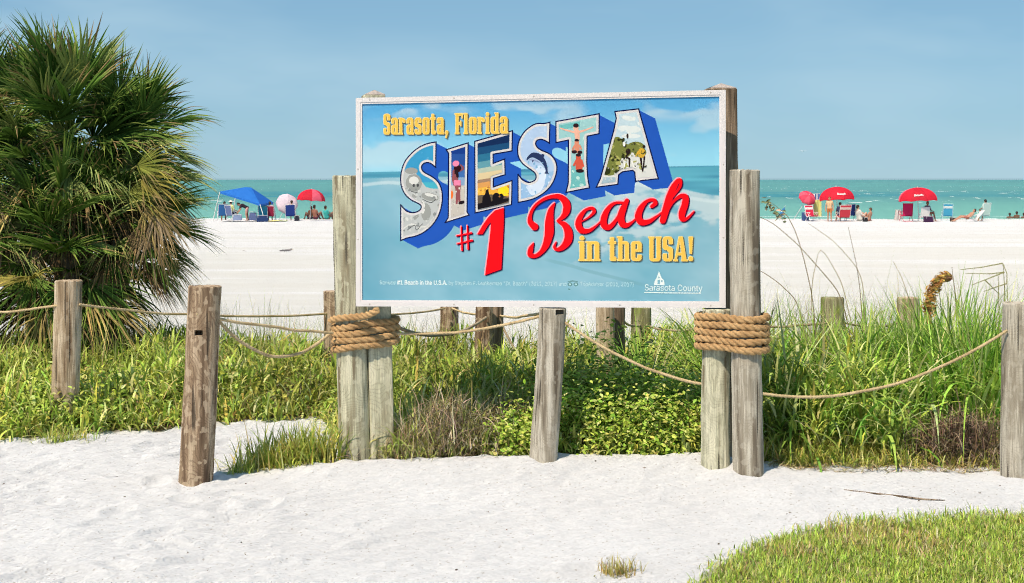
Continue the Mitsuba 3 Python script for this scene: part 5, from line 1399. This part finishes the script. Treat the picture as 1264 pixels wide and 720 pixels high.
REDU, REDD, PNK = (0.62, 0.012, 0.035), (0.50, 0.01, 0.03), (0.68, 0.10, 0.16)
HOR = 0.25
UG = 'red beach umbrellas'
umbrella(1033, 99, 'open red beach umbrella with white lettering, above a standing woman', 1.42, 2.45, .92, [REDU], logo=.25, tilt=.06, taz=2.6)
umbrella(1133, 98, 'open red beach umbrella standing alone furthest right', 1.36, 2.65, .92, [REDU, REDD, REDU, PNK], logo=-.6, tilt=.04, taz=3.0)
umbrella(384, 101, 'open red beach umbrella beside the left sign piling', 1.35, 1.95, .80, [REDU, REDD, PNK, REDU], tilt=.06, taz=.2)
umbrella(996, 101, 'tilted pinkish red umbrella partly behind the lettered one', 1.50, 1.25, .42, [(0.66, .05, .10), PNK], tilt=.85, taz=-1.2)
umbrella(354, 100.5, 'white beach umbrella tipped towards the viewer beside the blue canopy', 1.12, 1.55, .40, [(.66, .56, .64), (.60, .52, .60)], tilt=1.15, taz=-1.2)
towel(1009, 101.5, .62, .25, 1.42, (.62, .62, .22), 'pale yellow towel hung to dry behind the lettered umbrella', lean=.1)
towel(1007, 102.5, .6, 1.2, 1.85, None, 'blue and white striped cloth hung behind the lettered umbrella', lean=.1, stripes=[(.10, .14, .36), (.72, .72, .75), (.10, .14, .36), (.72, .72, .75), (.10, .14, .36)])

# blue canopy tent
k = thing('canopy_tent', 'blue slant-leg canopy tent shading a group on the left', 'tent')
Yt = 99.0
cor = [at(271.5, 236.5, Yt + .5), at(321, 252, Yt - 1.8), at(337.5, 250, Yt + .8), at(292, 235.5, Yt + 2.6)]
apx = at(303, 231, Yt + .4); ap2 = at(310, 231.5, Yt + .4)
def thick(tris, th=.03):
    v, fs = [], []
    for t_ in tris:
        b = len(v); v += [np.array(p) for p in t_] + [np.array(p) - [0, 0, th] for p in t_]
        fs += [(b, b + 1, b + 2), (b + 3, b + 5, b + 4)] + [q for i in range(3) for q in ((b + i, b + 3 + i, b + 3 + (i + 1) % 3), (b + i, b + 3 + (i + 1) % 3, b + (i + 1) % 3))]
    return trimesh.Trimesh(v, fs, process=False)
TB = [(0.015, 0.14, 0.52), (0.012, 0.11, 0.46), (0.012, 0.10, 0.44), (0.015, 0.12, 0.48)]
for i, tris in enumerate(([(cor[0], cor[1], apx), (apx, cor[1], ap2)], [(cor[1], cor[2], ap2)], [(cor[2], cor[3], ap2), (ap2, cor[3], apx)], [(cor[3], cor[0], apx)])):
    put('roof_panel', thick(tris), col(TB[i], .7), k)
for i, (c, e) in enumerate(zip(cor, ((262.5, Yt + .3), (327, Yt - 2.2), (341, Yt + 1), (286, Yt + 3)))):
    f_ = np.array([(e[0] - CX) * e[1] / F, e[1], seaground(e[0], e[1])])
    put('leg', rods([c - [0, 0, .03], (c + f_) / 2, f_ - [0, 0, .1]], .028, 8), col((.72, .72, .72), .4), k, smooth=True)
    put('valance', thick([(c, cor[(i + 1) % 4], c - [0, 0, .12]), (c - [0, 0, .12], cor[(i + 1) % 4], cor[(i + 1) % 4] - [0, 0, .12])], .012), col(TB[0], .7), k)

SK1, SK2, SK3 = (0.50, 0.27, 0.18), (0.36, 0.18, 0.11), (0.58, 0.36, 0.27)
UP = math.pi / 2
beach_chair(274.5, 99, UP + .3, 'blue chair at the left end of the group under the canopy', (0.03, 0.13, 0.36), seat=.36, rec=.2, sc=1.1)
person(277, 99.2, UP + .3, 'chair', 'dark-haired person seated in a blue chair under the canopy', SK2, shirt=(0.04, .12, .3), pants=(.05, .07, .14), seat=.40, rec=.1)
person(285, 98.4, UP - .6, 'chair', 'person in a pale yellow shirt and white hat seated under the canopy', SK3, shirt=(.62, .66, .30), pants=(.03, .05, .13), hat=(.75, .74, .66), seat=.45, rec=.05)
beach_chair(286, 98.4, UP - .6, 'grey-blue chair under the person in the white hat', (0.12, .16, .32), seat=.40, rec=.25)
person(305, 98.6, math.pi + .25, 'bend', 'person in a dark top bending forward under the canopy', SK1, shirt=(.035, .02, .035), pants=(.60, .32, .30), sc=1.0)
bagbox(293, 98.3, (.6, .45, .38), (.20, .26, .42), (.3, .36, .5), 'grey-blue bag on the sand under the middle of the canopy', 'beach_bag', 'bag')
bagbox(312, 98.6, (.5, .4, .5), (.10, .14, .30), (.14, .18, .36), 'dark blue backpack under the canopy behind the navy cooler', 'beach_bag', 'bag')
beach_chair(324.5, 98.2, -UP + .2, 'teal chair with white frame below the right corner of the canopy', (.05, .32, .42), frame=(.78, .78, .78), seat=.34, rec=.2, sc=1.1)
bagbox(324, 97, (.75, .45, .34), (.015, .04, .14), (.03, .06, .18), 'navy cooler in front of the teal chair')
person(333, 99, UP + .1, 'chair', 'person in a bright pink shirt seated at the right of the canopy', SK2, shirt=(.62, .06, .26), pants=(.3, .02, .05), seat=.40, rec=.08)
beach_chair(333.5, 99, UP + .1, 'dark red chair of the person in pink', (.30, .02, .06), seat=.34, rec=.25)
# towels spread on the sand
for px, Y, c, lab, w_ in ((337, 97.4, (.62, .55, .14), 'yellow towel spread on the sand right of the navy cooler', .9), (345, 97.6, (.50, .62, .16), 'lime green towel spread on the sand below the white umbrella', 1.0), (298, 97.6, (.74, .74, .76), 'long white towel lying on the sand in front of the canopy group', 2.6)):
    v, f = tensor(np.linspace(-w_ / 2, w_ / 2, 16), np.linspace(-.5, .5, 9), lambda x, y: .05 + .05 * meshkit.noise(np.stack([x * 4, y * 4, x * 0 + px], -1), 3))
    m = trimesh.Trimesh(v, f, process=False); b = m.copy(); b.apply_translation([0, 0, -.02]); b.invert()
    put('beach_towel', placed(trimesh.util.concatenate([m, b]), px, Y), col(c, .85), smooth=False, label=lab, cat='towel')
beach_chair(359, 99.5, UP, 'wide navy blue chair under the red umbrella beside the left piling', (.012, .035, .20), seat=.32, rec=.12, w=.62, sc=1.08)
person(360, 100.0, UP, 'chair', 'dark-haired person in navy seated in the wide navy chair', SK2, shirt=(.012, .03, .15), pants=(.02, .03, .1), seat=.46, rec=.08)
bagbox(366.5, 99.2, (.35, .3, .3), (.02, .02, .04), (.03, .03, .05), 'small black bag right of the wide navy chair', 'beach_bag', 'bag')
person(383, 106, UP + .6, 'ground', 'dark-skinned seated bather with black hair, left of the pair below the red umbrella', (0.16, .08, .05), pants=(.03, .03, .05), sc=1.05)
person(389.5, 106, UP - .5, 'ground', 'tanned seated bather, right of the pair below the red umbrella', (0.30, .13, .09), pants=(.10, .03, .05), sc=1.15)
person(403.5, 107, UP - .7, 'ground', 'seated bather in a turquoise shirt near the left piling', SK2, shirt=(.05, .42, .40), pants=(.03, .2, .2), sc=1.1)
person(414.5, 106, UP + .7, 'ground', 'seated bather in dark clothes touching the left piling', (.14, .08, .06), shirt=(.05, .035, .06), pants=(.04, .03, .05), sc=1.0)
# right hand groups
beach_chair(1002.5, 98.5, -UP + .35, 'red and white chair left of the standing woman', (.60, .03, .08), frame=(.80, .78, .80), seat=.30, rec=.3, stripe=(.75, .70, .72), sc=1.1)
bagbox(994, 99.5, (.4, .35, .5), (.04, .08, .22), (.06, .12, .3), 'small blue bag left of the red and white chair', 'beach_bag', 'bag')
person(1024, 97.5, -UP - .2, 'stand', 'tanned woman standing under the lettered red umbrella', (0.50, .26, .15), shirt=(.66, .44, .26), pants=(.50, .17, .06), hair=(.22, .08, .04), sc=.95)
beach_chair(1040, 97.2, UP + .25, 'red chair with a pale frame, back to the viewer, right of the standing woman', (.58, .05, .07), frame=(.72, .60, .56), seat=.26, rec=.3, stripe=(.66, .5, .45), w=.66, sc=1.2)
person(1037, 98.2, UP, 'chair', 'dark-haired person behind the pale-framed red chair', SK2, shirt=(.04, .05, .12), pants=(.03, .03, .08), seat=.36, rec=.1)
beach_chair(1049, 99.5, UP, 'dark blue chair right of the pale-framed red chair', (.03, .06, .24), seat=.36, rec=.15, sc=1.1)
person(1061, 99, .5, 'ground', 'dark-haired person in white sitting on the sand right of the blue chair', SK3, shirt=(.66, .66, .62), pants=(.5, .5, .46), sc=1.2)
person(1072.5, 99, UP + .9, 'ground', 'tanned person sitting on the sand, rightmost of the lettered umbrella group', SK1, pants=(.4, .2, .15), hair=(.1, .06, .04), sc=1.0)
bagbox(1068, 97.6, (.3, .25, .22), (.02, .02, .025), (.03, .03, .03), 'small black bag in front of the tanned sitter', 'beach_bag', 'bag')
beach_chair(1118.5, 98.5, UP + .1, 'bright red chair under the furthest right umbrella', (.62, .02, .12), frame=(.62, .05, .12), seat=.32, rec=.12, sc=1.2)
towel(1109, 98.8, .45, .05, .75, (.74, .72, .70), 'white towel hanging left of the bright red chair', lean=.3)
person(1145, 98.5, -UP + .5, 'chair', 'dark-haired person in grey sitting right of the furthest right umbrella pole', SK2, shirt=(.16, .18, .24), pants=(.08, .08, .14), seat=.42, rec=.05)
beach_chair(1140.5, 97.6, UP, 'white chair beside the furthest right umbrella pole', (.76, .75, .74), frame=(.78, .78, .78), seat=.30, rec=.3)
bagbox(1146, 96.6, (.55, .4, .32), (.05, .015, .06), (.08, .03, .09), 'dark purple cooler in front of the white chair')
beach_chair(1169, 99.5, UP - .1, 'sky blue chair standing alone right of the furthest right umbrella', (.06, .36, .58), frame=(.5, .7, .75), seat=.32, rec=.2, stripe=(.6, .72, .74), sc=1.15)
beach_chair(1199, 97.4, math.pi, 'white low chair with a reclining sunbather', (.72, .72, .70), frame=(.7, .7, .7), seat=.14, rec=.75, sc=1.15)
person(1194, 97.2, math.pi, 'lounge', 'sunbather reclining on the low white chair, feet to the left', SK1, pants=(.4, .15, .12), seat=.20, rec=.9, hair=(.06, .04, .03))
bagbox(1176, 97.6, (.3, .25, .2), (.06, .04, .03), (.08, .05, .04), 'small brown bag at the feet of the sunbather', 'beach_bag', 'bag')
beach_chair(1213, 98, UP + .5, 'pale mint chair at the right of the beach', (.50, .68, .62), frame=(.7, .75, .74), seat=.34, rec=.2, sc=1.2)
person(1216.5, 98.5, UP + .3, 'chair', 'dark-haired person in mint sitting by the pale mint chair', SK2, shirt=(.46, .64, .58), pants=(.3, .2, .16), seat=.55, rec=.05)
for px, lab in ((1246, 'dark head of a swimmer near the shore, left of three'), (1254.5, 'dark head of a swimmer near the shore, middle of three'), (1263, 'dark head of a swimmer at the right edge of the photo')):
    person(px, 116, UP + px * .01, 'ground', lab, (0.16, .09, .06), pants=(.03, .04, .08), sc=1.0, dz=-.42 if px != 1254.5 else -.30)
# folded blue umbrella stuck in the sand
k = thing('folded_umbrella', 'folded blue umbrella leaning in the sand beside the right piling', 'umbrella')
a, b = at(962.5, 271, 98), at(968.5, 256, 98)
d = (b - a) / np.linalg.norm(b - a)
put('pole', rods([a - d * .2, b + d * .12], .018, 8), col((.6, .6, .62), .4), k, smooth=True)
t = np.linspace(0, 1, 10)[:, None]
put('canopy', rods(a + (b - a) * (.25 + .75 * t), np.array([.05, .12, .15, .15, .13, .12, .10, .08, .05, .02]), 9), col((.03, .16, .40), .7), k, smooth=False)
put('strap', rods([a + (b - a) * .62 - d * .02, a + (b - a) * .62 + d * .02], .135, 9), col((.55, .7, .78), .7), k)


# gulls
def gull(px, py, Y, label, flying, yaw, sc=1.0):
    k = thing('gull', label, 'bird')
    c = at(px, py, Y)
    rot = trimesh.transformations.rotation_matrix(yaw, [0, 0, 1]); rot[:3, 3] = c
    def W(m): m = to_tm(m); m.apply_scale(sc); m.apply_transform(rot); return m
    bd = uni([m3.Manifold.batch_hull([ball((-.12, 0, .0), .035), ball((.02, 0, 0), .062), ball((.10, 0, .015), .045)]), bone((.10, 0, .02), (.17, 0, .05), .035, .036), bone((-.12, 0, 0), (-.24, 0, .005), .03, .012)])
    put('body', W(bd), col((.62, .62, .64) if flying else (.28, .27, .27), .7), k, smooth=True)
    put('beak', W(bone((.20, 0, .048), (.25, 0, .038), .012, .004, 8)), col((.5, .3, .05), .5), k)
    for s in (1, -1):
        if flying:
            wv = np.array([(.07, s * .04, .03), (-.07, s * .04, .03), (.09, s * .28, .16), (-.05, s * .28, .15), (-.02, s * .62, .10), (-.07, s * .60, .095)])
            m = m3.Manifold.batch_hull([ball(p, .012, 6) for p in wv[:4]]) + m3.Manifold.batch_hull([ball(p, .01, 6) for p in wv[2:]])
        else:
            m = m3.Manifold.batch_hull([ball(p, .012, 6) for p in ((.08, s * .055, .02), (-.05, s * .062, .03), (-.22, s * .025, .015), (-.05, s * .058, -.02))])
            put('leg', W(rodm((.0, s * .03, -.04), (.0, s * .03, -.17), .007)), col((.3, .12, .06), .6), k)
        put('wing', W(m), col((.72, .73, .75) if flying else (.16, .16, .17), .7), k, smooth=30)


gull(991, 187, 235, 'white gull flying in the clear sky right of the sign', True, .9, 1.0)
gull(353.5, 309.5, 57, 'dark gull standing on the open beach below the canopy tent', False, .15, 1.1)
gull(302, 311, 57, 'smaller dark gull on the open beach left of the other standing gull', False, 2.2, .7)
